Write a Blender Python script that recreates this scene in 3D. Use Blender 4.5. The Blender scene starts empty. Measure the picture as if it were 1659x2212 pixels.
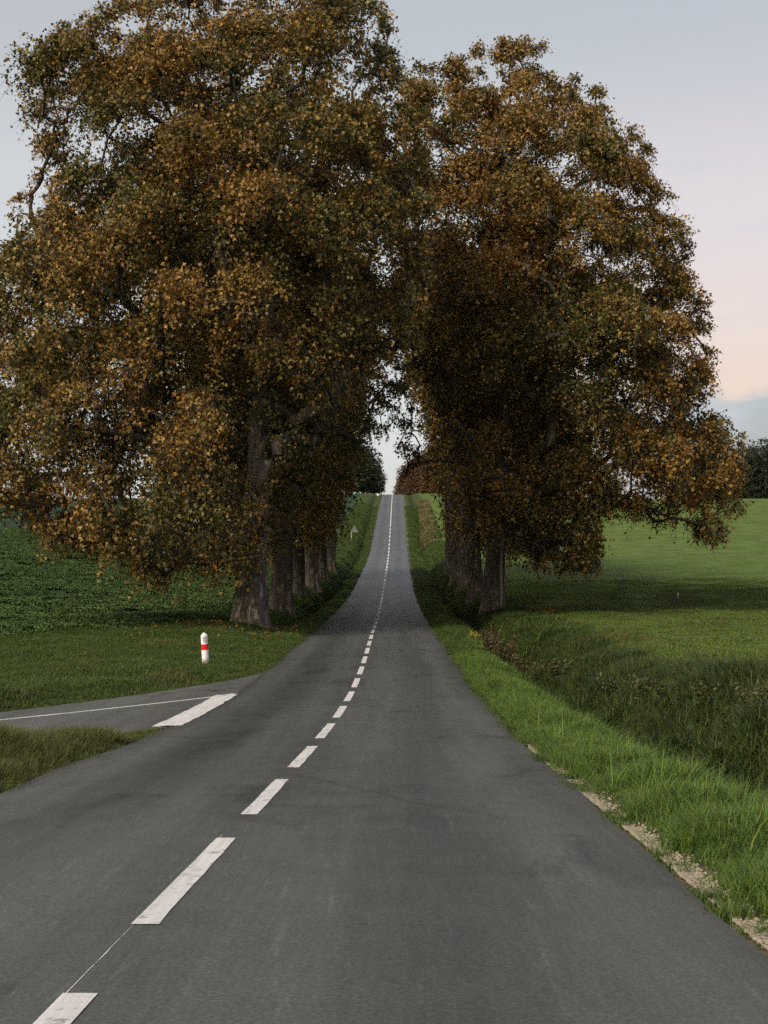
import bpy, math, random
import numpy as np

# ------------------------------------------------------------------ camera, sky, sun, exposure
scene = bpy.context.scene
col = scene.collection
R = math.radians
U0, VH, F = 829.5, 1230.0, 3194.0          # photograph measured on a 1659 x 2212 grid: centre column, level row, focal length

cam_d = bpy.data.cameras.new('camera')
cam_d.sensor_fit = 'VERTICAL'; cam_d.sensor_height = 36.0; cam_d.lens = 52.0
cam_d.clip_start = 0.05; cam_d.clip_end = 20000
cam = bpy.data.objects.new('camera', cam_d); col.objects.link(cam)
cam.location = (0, 0, 0)
cam.rotation_euler = (R(90) + math.atan((VH - 1106.0) / F), 0, 0)
scene.camera = cam

SUN_EL, SUN_AZ = 36.0, 218.0               # degrees; azimuth clockwise from +Y (behind the camera, to the left)
world = bpy.data.worlds.new('World'); scene.world = world; world.use_nodes = True
wn, wl = world.node_tree.nodes, world.node_tree.links
wn.clear()
def N(tree, kind, **kw):
    n = tree.nodes.new(kind)
    for k, v in kw.items(): setattr(n, k, v)
    return n
def build_world():
    t = world.node_tree
    out = N(t, 'ShaderNodeOutputWorld')
    sky = N(t, 'ShaderNodeTexSky', sky_type='NISHITA')
    sky.sun_disc = False; sky.sun_elevation = R(6); sky.sun_rotation = R(SUN_AZ); sky.air_density = 1.0; sky.dust_density = 2.0
    bg1 = N(t, 'ShaderNodeBackground'); bg1.inputs[1].default_value = 0.05
    wl.new(sky.outputs[0], bg1.inputs[0])
    tc = N(t, 'ShaderNodeTexCoord'); sep = N(t, 'ShaderNodeSeparateXYZ')
    wl.new(tc.outputs['Generated'], sep.inputs[0])
    def ramp(stops):
        r = N(t, 'ShaderNodeValToRGB'); r.color_ramp.interpolation = 'EASE'
        e = r.color_ramp.elements
        while len(e) < len(stops): e.new(0.5)
        for i, (p, c) in enumerate(stops): e[i].position = p; e[i].color = (*c, 1)
        wl.new(sep.outputs['Z'], r.inputs[0]); return r
    warm = ramp([(0.0, (.57, .41, .37)), (.125, (.58, .42, .38)), (.165, (.575, .445, .43)), (.23, (.535, .45, .46)), (.36, (.37, .365, .385)), (.85, (.23, .24, .28))])
    cool = ramp([(0.0, (.45, .455, .50)), (.10, (.46, .465, .51)), (.17, (.475, .465, .475)), (.24, (.465, .455, .465)), (.36, (.37, .37, .385)), (.85, (.23, .24, .28))])
    az = N(t, 'ShaderNodeMapRange', interpolation_type='SMOOTHSTEP')
    az.inputs[1].default_value = 0.02; az.inputs[2].default_value = 0.24
    wl.new(sep.outputs['X'], az.inputs[0])
    mx = N(t, 'ShaderNodeMix', data_type='RGBA')
    wl.new(az.outputs[0], mx.inputs[0]); wl.new(cool.outputs[0], mx.inputs[6]); wl.new(warm.outputs[0], mx.inputs[7])
    # a low bank of blue-grey cloud with an uneven top edge, and thin streaks above it
    mp = N(t, 'ShaderNodeMapping'); mp.inputs['Scale'].default_value = (9, 9, 22)
    wl.new(tc.outputs['Generated'], mp.inputs[0])
    ns = N(t, 'ShaderNodeTexNoise'); ns.inputs['Scale'].default_value = 1.6; ns.inputs['Detail'].default_value = 5
    wl.new(mp.outputs[0], ns.inputs[0])
    ma = N(t, 'ShaderNodeMath', operation='MULTIPLY_ADD'); ma.inputs[1].default_value = 0.045; wl.new(ns.outputs[0], ma.inputs[0])
    wl.new(sep.outputs['Z'], ma.inputs[2])
    bk = N(t, 'ShaderNodeMapRange', interpolation_type='SMOOTHSTEP')
    bk.inputs[1].default_value = .131; bk.inputs[2].default_value = .1425; bk.inputs[3].default_value = 1; bk.inputs[4].default_value = 0
    wl.new(ma.outputs[0], bk.inputs[0])
    bf = N(t, 'ShaderNodeMath', operation='MULTIPLY'); wl.new(bk.outputs[0], bf.inputs[0]); wl.new(az.outputs[0], bf.inputs[1])
    nb = N(t, 'ShaderNodeMapRange'); nb.inputs[1].default_value = .4; nb.inputs[2].default_value = .75; nb.inputs[3].default_value = .86; nb.inputs[4].default_value = 1.3
    wl.new(ns.outputs[0], nb.inputs[0])
    bc = N(t, 'ShaderNodeMix', data_type='RGBA', blend_type='MULTIPLY'); bc.inputs[0].default_value = 1
    bc.inputs[6].default_value = (.285, .295, .365, 1); wl.new(nb.outputs[0], bc.inputs[7])
    mb = N(t, 'ShaderNodeMix', data_type='RGBA'); wl.new(bf.outputs[0], mb.inputs[0]); wl.new(mx.outputs[2], mb.inputs[6]); wl.new(bc.outputs[2], mb.inputs[7])
    mp2 = N(t, 'ShaderNodeMapping'); mp2.inputs['Scale'].default_value = (5, 5, 30)
    wl.new(tc.outputs['Generated'], mp2.inputs[0])
    n2 = N(t, 'ShaderNodeTexNoise'); n2.inputs['Scale'].default_value = 2.2; n2.inputs['Detail'].default_value = 6
    wl.new(mp2.outputs[0], n2.inputs[0])
    st = N(t, 'ShaderNodeMapRange', interpolation_type='SMOOTHSTEP'); st.inputs[1].default_value = .55; st.inputs[2].default_value = .8; st.inputs[3].default_value = 0; st.inputs[4].default_value = .40
    wl.new(n2.outputs[0], st.inputs[0])
    ms = N(t, 'ShaderNodeMix', data_type='RGBA'); wl.new(st.outputs[0], ms.inputs[0]); wl.new(mb.outputs[2], ms.inputs[6]); ms.inputs[7].default_value = (.40, .40, .44, 1)
    bg2 = N(t, 'ShaderNodeBackground'); bg2.inputs[1].default_value = 0.9
    wl.new(ms.outputs[2], bg2.inputs[0])
    ad = N(t, 'ShaderNodeAddShader'); wl.new(bg1.outputs[0], ad.inputs[0]); wl.new(bg2.outputs[0], ad.inputs[1])
    wl.new(ad.outputs[0], out.inputs[0])
build_world()

sun_d = bpy.data.lights.new('sun', 'SUN'); sun_d.energy = 3.4; sun_d.angle = R(20); sun_d.color = (1.0, .88, .72)
sun = bpy.data.objects.new('sun', sun_d); col.objects.link(sun)
_d = np.array([math.sin(R(SUN_AZ)) * math.cos(R(SUN_EL)), math.cos(R(SUN_AZ)) * math.cos(R(SUN_EL)), math.sin(R(SUN_EL))])
from mathutils import Vector
sun.rotation_euler = Vector(_d).to_track_quat('Z', 'Y').to_euler()

vs = scene.view_settings
vs.view_transform = 'Standard'; vs.look = 'None'; vs.gamma = 1.0; vs.use_curve_mapping = False
vs.exposure = 0.38
scene.cycles.max_bounces = 4; scene.cycles.diffuse_bounces = 2; scene.cycles.glossy_bounces = 1
scene.cycles.transmission_bounces = 2; scene.cycles.transparent_max_bounces = 2
scene.cycles.caustics_reflective = False; scene.cycles.caustics_refractive = False
scene.cycles.use_adaptive_sampling = True; scene.cycles.adaptive_threshold = .03; scene.cycles.use_light_tree = False
scene.cycles.use_denoising = False

rng = np.random.default_rng(11)
random.seed(5)

# ------------------------------------------------------------------ helpers
def spline(px, py):
    px, py = np.array(px, float), np.array(py, float)
    m = np.gradient(py, px)
    def f(x):
        x = np.asarray(x, float)
        xc = np.clip(x, px[0], px[-1])
        i = np.clip(np.searchsorted(px, xc) - 1, 0, len(px) - 2)
        h = px[i+1] - px[i]; t = (xc - px[i]) / h
        r = (2*t**3-3*t**2+1)*py[i] + (t**3-2*t**2+t)*h*m[i] + (-2*t**3+3*t**2)*py[i+1] + (t**3-t**2)*h*m[i+1]
        return r + (x - xc) * np.where(x < px[0], m[0], m[-1])
    return f
def sstep(a, b, x):
    t = np.clip((x - a) / (b - a), 0, 1); return t*t*(3-2*t)
def snoise(p, seed=0):
    """smooth noise in about -1..1 for points p (n, k), as a sum of sines"""
    g = np.random.default_rng(1000 + seed); r = np.zeros(len(p))
    for k in range(7):
        d = g.normal(size=p.shape[1]); d *= g.uniform(.6, 1.7) / np.linalg.norm(d)
        r += np.sin(p @ d * 2.2 + g.uniform(0, 6.28))
    return r / 3.2
def mesh_from(name, v, loops, starts, smooth=False, colors=None):
    me = bpy.data.meshes.new(name)
    v = np.asarray(v, np.float32); loops = np.asarray(loops, np.int32); starts = np.asarray(starts, np.int32)
    me.vertices.add(len(v)); me.vertices.foreach_set('co', v.ravel())
    me.loops.add(len(loops)); me.loops.foreach_set('vertex_index', loops)
    me.polygons.add(len(starts)); me.polygons.foreach_set('loop_start', starts)
    if smooth: me.polygons.foreach_set('use_smooth', np.ones(len(starts), bool))
    if colors is not None:
        a = me.attributes.new('tint', 'FLOAT_COLOR', 'POINT')
        c = np.ones((len(v), 4), np.float32); c[:, :3] = colors
        a.data.foreach_set('color', c.ravel())
    me.update(calc_edges=True); me.validate()
    return me
def mesh_quads(name, v, q, **kw):
    q = np.asarray(q, np.int32)
    return mesh_from(name, v, q.ravel(), np.arange(len(q)) * q.shape[1], **kw)
def obj(name, me, mat=None, parent=None, loc=None, rz=None):
    o = bpy.data.objects.new(name, me); col.objects.link(o)
    if mat is not None and me is not None and len(me.materials) == 0: me.materials.append(mat)
    if parent is not None: o.parent = parent
    if loc is not None: o.location = loc
    if rz is not None: o.rotation_euler = (0, 0, rz)
    return o
def tag(o, label=None, cat=None, group=None, kind=None):
    if label: o['label'] = label
    if cat: o['category'] = cat
    if group: o['group'] = group
    if kind: o['kind'] = kind
    return o
def grid_mesh(name, P, smooth=True, colors=None):
    ny, nx = P.shape[:2]
    i = np.arange(ny-1)[:, None] * nx + np.arange(nx-1)[None]
    q = np.stack([i, i+1, i+nx+1, i+nx], -1).reshape(-1, 4)
    return mesh_quads(name, P.reshape(-1, 3), q, smooth=smooth, colors=colors)

class MB:
    """collects boxes, tubes and lathes into one mesh"""
    def __init__(s): s.v = []; s.f = []
    def add(s, v, f):
        b = len(s.v); s.v += [tuple(map(float, p)) for p in v]; s.f += [[i+b for i in q] for q in f]
    def tube(s, pts, rad, n=8, cap=True, squash=None):
        pts = np.array(pts, float); m = len(pts); rings = []
        up = np.array([.31, .17, .93])
        for i in range(m):
            d = pts[min(i+1, m-1)] - pts[max(i-1, 0)]; d /= np.linalg.norm(d) + 1e-9
            a = np.cross(d, up if abs(d @ up) < .95 else (1, 0, 0)); a /= np.linalg.norm(a); b = np.cross(d, a)
            th = np.arange(n) * 2*math.pi/n
            rings.append(pts[i] + rad[i] * (np.cos(th)[:, None]*a + np.sin(th)[:, None]*b))
        v = np.concatenate(rings); f = []
        for i in range(m-1):
            for k in range(n):
                f.append([i*n+k, i*n+(k+1) % n, (i+1)*n+(k+1) % n, (i+1)*n+k])
        if cap: f += [list(range(n))[::-1], [(m-1)*n+k for k in range(n)]]
        s.add(v, f)
    def box(s, lo, hi):
        x0, y0, z0 = lo; x1, y1, z1 = hi
        s.add([(x0,y0,z0),(x1,y0,z0),(x1,y1,z0),(x0,y1,z0),(x0,y0,z1),(x1,y0,z1),(x1,y1,z1),(x0,y1,z1)],
              [[3,2,1,0],[4,5,6,7],[0,1,5,4],[1,2,6,5],[2,3,7,6],[3,0,4,7]])
    def mesh(s, name, smooth=False):
        me = bpy.data.meshes.new(name); me.from_pydata(s.v, [], s.f)
        if smooth: me.polygons.foreach_set('use_smooth', np.ones(len(s.f), bool))
        me.update(); return me

# ------------------------------------------------------------------ materials
def mat(name):
    m = bpy.data.materials.new(name); m.use_nodes = True
    t = m.node_tree; b = t.nodes['Principled BSDF']; return m, t, b
def noise(t, vec, scale, detail=4, rough=.55, dist=0):
    n = N(t, 'ShaderNodeTexNoise'); n.inputs['Scale'].default_value = scale; n.inputs['Detail'].default_value = detail
    n.inputs['Roughness'].default_value = rough; n.inputs['Distortion'].default_value = dist
    if vec is not None: t.links.new(vec, n.inputs[0])
    return n.outputs[0]
def cramp(t, fac, stops, ease='LINEAR'):
    r = N(t, 'ShaderNodeValToRGB'); r.color_ramp.interpolation = ease; e = r.color_ramp.elements
    while len(e) < len(stops): e.new(.5)
    for i, (p, c) in enumerate(stops):
        e[i].position = p; e[i].color = (*(c if isinstance(c, tuple) else (c, c, c)), 1)
    t.links.new(fac, r.inputs[0]); return r.outputs[0]
def mix(t, fac, a, b, mode='MIX'):
    m = N(t, 'ShaderNodeMix', data_type='RGBA', blend_type=mode)
    for s, x in ((0, fac), (6, a), (7, b)):
        if hasattr(x, 'is_output'): t.links.new(x, m.inputs[s])
        elif isinstance(x, tuple): m.inputs[s].default_value = (*x, 1)
        else: m.inputs[s].default_value = x
    return m.outputs[2]
def mapping(t, scale, coord='Object'):
    tc = N(t, 'ShaderNodeTexCoord'); mp = N(t, 'ShaderNodeMapping'); mp.inputs['Scale'].default_value = scale
    t.links.new(tc.outputs[coord], mp.inputs[0]); return mp.outputs[0]
def bump(t, b, h, strength, dist):
    n = N(t, 'ShaderNodeBump'); n.inputs['Strength'].default_value = strength; n.inputs['Distance'].default_value = dist
    t.links.new(h, n.inputs['Height']); t.links.new(n.outputs[0], b.inputs['Normal'])
def attr(t, name):
    a = N(t, 'ShaderNodeAttribute'); a.attribute_name = name; return a
M = {}
def plain(name, c, rough=.6, var=.12, metallic=0, scale=14):
    m, t, b = mat(name)
    v = mapping(t, (1, 1, 1))
    n = noise(t, v, scale, 6)
    t.links.new(mix(t, n, tuple(x*(1-var) for x in c), tuple(min(1, x*(1+var)) for x in c)), b.inputs['Base Color'])
    b.inputs['Roughness'].default_value = rough; b.inputs['Metallic'].default_value = metallic
    M[name] = m; return m

def make_asphalt(name, base, seed):
    m, t, b = mat(name)
    v = mapping(t, (1, 1, 1))
    fine = noise(t, v, 55, 4, .7); med = noise(t, v, 2.3, 6, .6)
    streak = noise(t, mapping(t, (2.6, .09, 1)), 1.0, 5, .6)
    big = noise(t, mapping(t, (.30, .055, 1)), 1.0, 4, .55)
    c = mix(t, med, tuple(x*.86 for x in base), tuple(x*1.12 for x in base))
    c = mix(t, .6, c, cramp(t, streak, [(.3, .66), (.7, 1.3)]), 'MULTIPLY')
    flk = noise(t, mapping(t, (26, 1.3, 1)), 1.0, 3, .6)
    c = mix(t, .5, c, cramp(t, flk, [(.32, .8), (.62, 1.0), (.74, 1.6)]), 'MULTIPLY')
    c = mix(t, .75, c, cramp(t, big, [(.35, .78), (.65, 1.16)]), 'MULTIPLY')
    c = mix(t, .8, c, cramp(t, fine, [(.25, .40), (.5, 1.0), (.78, 1.9)]), 'MULTIPLY')
    # oil and tyre stains with their own outline
    st = noise(t, mapping(t, (.62, .30, 1)), 1.0, 7, .68, .6)
    c = mix(t, 1.0, c, cramp(t, st, [(.55, 1.0), (.66, .58)]), 'MULTIPLY')
    if seed: c = mix(t, 1.0, c, attr(t, 'tint').outputs['Color'], 'MULTIPLY')     # polished wheel paths, soil along the edges
    # thin irregular cracks
    vo = N(t, 'ShaderNodeTexVoronoi', feature='DISTANCE_TO_EDGE'); vo.inputs['Scale'].default_value = .22
    wv = N(t, 'ShaderNodeMix', data_type='VECTOR'); wv.inputs[0].default_value = .25
    t.links.new(v, wv.inputs[4])
    nz = N(t, 'ShaderNodeTexNoise'); nz.inputs['Scale'].default_value = .9; nz.inputs['Detail'].default_value = 6
    t.links.new(v, nz.inputs[0]); t.links.new(nz.outputs['Color'], wv.inputs[5]); t.links.new(wv.outputs[1], vo.inputs[0])
    keep = cramp(t, noise(t, v, .13, 2), [(.47, 0.0), (.54, 1.0)])
    crack = mix(t, keep, (1, 1, 1), cramp(t, vo.outputs[0], [(.0, .62), (.004, 1.0)]))
    c = mix(t, 1.0, c, crack, 'MULTIPLY')
    t.links.new(c, b.inputs['Base Color'])
    t.links.new(cramp(t, med, [(.3, .46), (.7, .60)]), b.inputs['Roughness'])
    b.inputs['Specular IOR Level'].default_value = .33
    bump(t, b, fine, .35, .006)
    M[name] = m
make_asphalt('asphalt', (.064, .068, .064), 1)
make_asphalt('side_asphalt', (.098, .100, .095), 0)

def make_paint():
    m, t, b = mat('road_paint')
    v = mapping(t, (1, 1, 1))
    w = noise(t, v, 9, 7, .72); f = noise(t, v, 70, 3, .7)
    s = noise(t, mapping(t, (30, 1.2, 1)), 1.0, 4)
    c = mix(t, cramp(t, w, [(.36, 0.0), (.46, 1.0)]), (.26, .26, .26), (.66, .65, .64))
    c = mix(t, .6, c, cramp(t, f, [(.3, .72), (.7, 1.12)]), 'MULTIPLY')
    c = mix(t, .5, c, cramp(t, s, [(.35, .70), (.6, 1.05)]), 'MULTIPLY')
    t.links.new(c, b.inputs['Base Color']); b.inputs['Roughness'].default_value = .6
    bump(t, b, f, .2, .004)
    M['paint'] = m
make_paint()

def make_ground():
    m, t, b = mat('ground')
    v = mapping(t, (1, 1, 1))
    a = attr(t, 'tint')
    n1 = noise(t, v, .35, 6, .6); n2 = noise(t, v, 5, 6, .7); n3 = noise(t, v, 38, 4, .7)
    c = mix(t, .9, a.outputs['Color'], cramp(t, n1, [(.3, .68), (.7, 1.32)]), 'MULTIPLY')
    c = mix(t, .8, c, cramp(t, n2, [(.3, .62), (.7, 1.35)]), 'MULTIPLY')
    c = mix(t, .8, c, cramp(t, n3, [(.3, .5), (.7, 1.45)]), 'MULTIPLY')
    t.links.new(c, b.inputs['Base Color']); b.inputs['Roughness'].default_value = .95
    b.inputs['Specular IOR Level'].default_value = .1
    h = mix(t, .5, n2, n3)
    bump(t, b, h, .9, .12)
    M['ground'] = m
make_ground()

def make_leaf(name, transl=.35, use_attr=True, base=(.1, .1, .03), var=.4, rough=.55, spec=.3):
    m = bpy.data.materials.new(name); m.use_nodes = True; t = m.node_tree
    t.nodes.clear()
    out = N(t, 'ShaderNodeOutputMaterial'); b = N(t, 'ShaderNodeBsdfPrincipled'); tr = N(t, 'ShaderNodeBsdfTranslucent'); mx = N(t, 'ShaderNodeMixShader')
    if use_attr: c = attr(t, 'tint').outputs['Color']
    else:
        oi = N(t, 'ShaderNodeObjectInfo')
        r = cramp(t, oi.outputs['Random'], [(0, tuple(x*(1-var) for x in base)), (.5, base), (1, (base[0]*(1+var*1.5), base[1]*(1+var), base[2]*(1+var*.6)))])
        c = mix(t, 1.0, attr(t, 'tint').outputs['Color'], r, 'MULTIPLY')
    t.links.new(c, b.inputs['Base Color']); t.links.new(c, tr.inputs['Color'])
    b.inputs['Roughness'].default_value = rough; b.inputs['Specular IOR Level'].default_value = spec
    mx.inputs[0].default_value = transl
    t.links.new(b.outputs[0], mx.inputs[1]); t.links.new(tr.outputs[0], mx.inputs[2]); t.links.new(mx.outputs[0], out.inputs[0])
    M[name] = m
make_leaf('tree_leaf', .18)
make_leaf('crop_leaf', .15, False, (.064, .110, .036), .25, .7, .10)
make_leaf('lush_grass', .25, False, (.084, .160, .030), .36)
make_leaf('verge_grass_mat', .25, False, (.056, .100, .021), .34)
make_leaf('dry_grass_mat', .25, False, (.082, .102, .030), .42)
make_leaf('field_grass_mat', .2, False, (.088, .145, .027), .28)
make_leaf('weed_leaf', .2, True)
make_leaf('dead_grass_mat', .2, False, (.165, .150, .075), .45)
make_leaf('ditch_grass_mat', .2, False, (.044, .074, .018), .40)

def make_bark(name, pale, mid, dark, seed=0):
    m, t, b = mat(name)
    v = mapping(t, (1, 1, .38)); vs_ = mapping(t, (1, 1, .12))
    p = noise(t, v, 3.6, 6, .62, .6); p2 = noise(t, v, 9, 5, .65); fine = noise(t, v, 40, 4, .7); fl = noise(t, vs_, 7, 5, .6)
    c = cramp(t, p, [(.36, dark), (.48, mid), (.56, mid), (.60, pale), (.8, pale)])
    c = mix(t, .8, c, cramp(t, p2, [(.35, .60), (.65, 1.25)]), 'MULTIPLY')
    c = mix(t, .7, c, cramp(t, fl, [(.35, .60), (.6, 1.2)]), 'MULTIPLY')
    c = mix(t, .5, c, cramp(t, fine, [(.3, .6), (.7, 1.3)]), 'MULTIPLY')
    t.links.new(c, b.inputs['Base Color']); b.inputs['Roughness'].default_value = .9
    bump(t, b, mix(t, .5, p2, fl), .8, .06)
    M[name] = m
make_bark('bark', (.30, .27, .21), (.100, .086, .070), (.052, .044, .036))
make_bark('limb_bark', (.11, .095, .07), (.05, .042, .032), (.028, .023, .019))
make_bark('shaded_row_bark', (.15, .135, .105), (.068, .058, .047), (.036, .031, .026))  # plane bark darkened in colour for the shade on right and rear trunks
make_bark('dark_bark', (.14, .12, .09), (.08, .065, .05), (.045, .036, .03))
plain('bare_wood', (.22, .18, .14), .8, .35, scale=6)
plain('white_plastic', (.74, .75, .76), .5, .10)
def make_post():
    m, t, b = mat('dirty_white')
    v = mapping(t, (1, 1, 1)); n = noise(t, v, 14, 6, .7); n2 = noise(t, mapping(t, (30, 30, 4)), 1.0, 5, .7)
    sp = N(t, 'ShaderNodeSeparateXYZ'); t.links.new(v, sp.inputs[0])
    ad = N(t, 'ShaderNodeMath', operation='MULTIPLY_ADD'); t.links.new(n, ad.inputs[0]); ad.inputs[1].default_value = -.22; t.links.new(sp.outputs[2], ad.inputs[2])
    splash = cramp(t, ad.outputs[0], [(0.0, 1.0), (.12, 0.0)])
    c = mix(t, cramp(t, n2, [(.50, 0.0), (.72, .8)]), (.74, .75, .75), (.40, .40, .38))
    c = mix(t, splash, c, (.22, .20, .14))
    t.links.new(c, b.inputs['Base Color']); b.inputs['Roughness'].default_value = .6; M['dirty_white'] = m
make_post()
plain('red_reflector', (.62, .012, .008), .35, .1)
plain('galvanised', (.42, .44, .44), .5, .2, .4)
plain('sign_back', (.09, .105, .095), .6, .15, .0)
plain('sign_rim', (.20, .23, .21), .6, .15, .0)
plain('pale_stone', (.27, .235, .175), .9, .4)
plain('marker_cream', (.72, .66, .42), .7, .12)
plain('stake_wood', (.52, .48, .38), .85, .25)
plain('yellow_flower', (.62, .47, .03), .7, .2)

# ------------------------------------------------------------------ lie of the land
road_z = spline([-40, 0, 6.83, 11.2, 15.5, 19.8, 24.2, 28.5, 32.8, 37.1, 41.5, 50, 60, 74, 88, 113, 150, 203, 234, 283, 330, 370, 404, 440, 500, 620, 900],
                [.70, -1.30, -1.647, -1.862, -2.087, -2.275, -2.435, -2.552, -2.63, -2.65, -2.645, -2.60, -2.57, -2.54, -2.47, -2.02, -.45, 2.9, 6.2, 11.2, 15.4, 18.4, 20.45, 21.9, 23.2, 24.0, 24.2])
road_c = spline([-40, 0, 6.83, 11.2, 15.5, 19.8, 24.2, 37, 60, 80, 113, 203, 290, 404, 620],
                [-1.6, -1.19, -1.095, -1.01, -.945, -.86, -.78, -.62, -.46, -.32, -.12, .70, 1.45, 2.34, 4.0])
def edge_r(y): return np.interp(y, [0, 7, 16, 37, 80, 200, 404], [2.72, 2.72, 2.68, 2.58, 2.50, 2.50, 2.50])
def edge_l(y): return np.interp(y, [0, 13, 22, 60, 80, 120, 404], [-2.40, -2.40, -2.45, -2.45, -2.55, -2.5, -2.5])

far_e = np.array([(-2.55, 44), (-2.75, 41.2), (-3.05, 38.6), (-3.9, 35.2), (-5.2, 31.0), (-6.8, 26.0), (-11.0, 14.2), (-16.4, -1.0), (-24, -22)])
near_e = np.array([(-3.1, 22.9), (-3.25, 22.5), (-3.55, 21.7), (-3.95, 20.8), (-4.75, 18.9), (-6.1, 15.8), (-9.6, 7.9), (-14.6, -3.4), (-22, -20)])
def resample(p, n):
    d = np.r_[0, np.cumsum(np.linalg.norm(np.diff(p, axis=0), axis=1))]; s = np.linspace(0, d[-1], n)
    return np.stack([np.interp(s, d, p[:, k]) for k in range(p.shape[1])], 1)
side_poly = np.concatenate([far_e, near_e[::-1]])
def in_poly(px, py, poly):
    c = np.zeros(px.shape, bool); n = len(poly)
    for i in range(n):
        x0, y0 = poly[i]; x1, y1 = poly[(i+1) % n]
        m = (y0 > py) != (y1 > py)
        c ^= m & (px < (x1-x0)*(py-y0)/(y1-y0 + 1e-12) + x0)
    return c
def poly_dist(px, py, poly, closed=True):
    d = np.full(px.shape, 1e9); n = len(poly)
    for i in range(n if closed else n-1):
        a = poly[i]; b = poly[(i+1) % n]; ab = b - a
        t = np.clip(((px-a[0])*ab[0] + (py-a[1])*ab[1]) / (ab @ ab), 0, 1)
        d = np.minimum(d, np.hypot(px - a[0] - t*ab[0], py - a[1] - t*ab[1]))
    return d
def side_sd(x, y):
    """signed distance to the side road, negative inside"""
    d = poly_dist(x, y, side_poly); return np.where(in_poly(x, y, side_poly), -d, d)

def ground_z(x, y):
    x = np.asarray(x, float); y = np.asarray(y, float)
    s = x - road_c(y); z = road_z(y).copy() if hasattr(road_z(y), 'copy') else road_z(y)
    eR, eL = edge_r(y), edge_l(y)
    und = .06*np.sin(x*.9 + y*.35) + .05*np.sin(x*.37 - y*.61 + 1.3) + .04*np.sin(y*1.1 + x*.2)
    # right: verge, ditch, bank, field
    bR = np.interp(y, [0, 10, 30, 60, 76, 92, 110, 140, 200, 280, 404], [.75, .72, .58, .42, .38, .85, .80, .85, .7, .5, .2])
    r = s - eR
    hr = np.where(r < 1.25, .02 + .05*sstep(0, 1.0, r), .07)
    ditch = -.72*np.exp(-((s - 4.55)/.62)**2) * np.interp(y, [0, 20, 200, 404], [1, 1, .8, .4])
    hr = hr*(1 - sstep(1.2, 2.4, r)) + bR*sstep(4.7, 6.3, s) + ditch
    fr = sstep(8, 40, s) * np.interp(y, [0, 40, 80, 130, 200, 300, 404], [.0, .0, .05, .5, .2, 0, -1.6])
    hr = hr + fr + und*sstep(1.5, 4, r)
    # left: verge, ditch beside the avenue, bank, field
    l = eL - s
    bL = np.interp(y, [0, 36, 48, 60, 76, 92, 106, 122, 160, 210, 280, 404], [.15, .10, .22, .33, .40, .85, 1.0, 1.15, 1.1, 1.0, .6, .2])
    dl = np.interp(y, [0, 60, 72, 200, 404], [0, 0, 1, .9, .4])
    hl = .02 + .05*sstep(0, 1.0, l) + (bL - .07)*sstep(1.2, 2.9, l) - .50*dl*np.exp(-((s + 3.95)/.45)**2)
    fl = sstep(8, 45, -s) * np.interp(y, [0, 45, 80, 150, 220, 300, 404], [.0, .1, .6, 1.6, .9, .2, -1.6])
    isl = np.interp(y, [0, 30, 40], [.16, .16, 0]) * sstep(.3, 1.6, l)
    hl = hl + fl + und*sstep(1.0, 3, l) + isl
    h = np.where(s > 0, hr, hl)
    on = sstep(0, .35, np.where(s > 0, r, l))
    h = h*on - .05*(1 - on)
    near = (y < 60) & (s < 0)
    if np.any(near):
        sd = np.where(near, side_sd(x, y), 5.0)
        k = sstep(0.0, 1.1, sd)
        h = np.where(near, h*k - .05*(1 - k), h)
    return z + h

# one sheet of ground, fine by the road and reaching to the horizon
ys = np.concatenate([np.arange(-30, 0, 1.0), np.arange(0, 60, .32), np.arange(60, 160, .8), np.arange(160, 470, 3.0), np.array([480, 500, 540, 600, 700, 850, 1100, 1600, 2600, 5000, 9000])])
sr = np.concatenate([np.arange(0, 2.4, .8), np.arange(2.4, 7.2, .16), np.arange(7.2, 14, .6), np.arange(14, 40, 2.2), np.array([42, 50, 60, 75, 95, 120, 160, 220, 320, 500, 900, 2000, 5000, 9000])])
sl = np.concatenate([np.arange(.8, 2.3, .8), np.arange(2.3, 14, .22), np.arange(14, 40, 1.6), np.array([42, 50, 60, 75, 95, 120, 160, 220, 320, 500, 900, 2000, 5000, 9000])])
S = np.concatenate([-sl[::-1], sr])
YY, SS = np.meshgrid(ys, S, indexing='ij')
XX = SS + road_c(np.minimum(YY, 620))
ZZ = ground_z(XX.ravel(), np.minimum(YY, 900).ravel()).reshape(XX.shape)
ZZ = np.where(YY > 700, ZZ - (YY - 700)*.01, ZZ)
def field_edge(y): return np.interp(y, [0, 40, 48, 58, 66, 100, 200, 300], [-30, -17, -13.5, -9.2, -7.0, -7.0, -7.2, -7.4])   # s where the crop begins on the left
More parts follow.
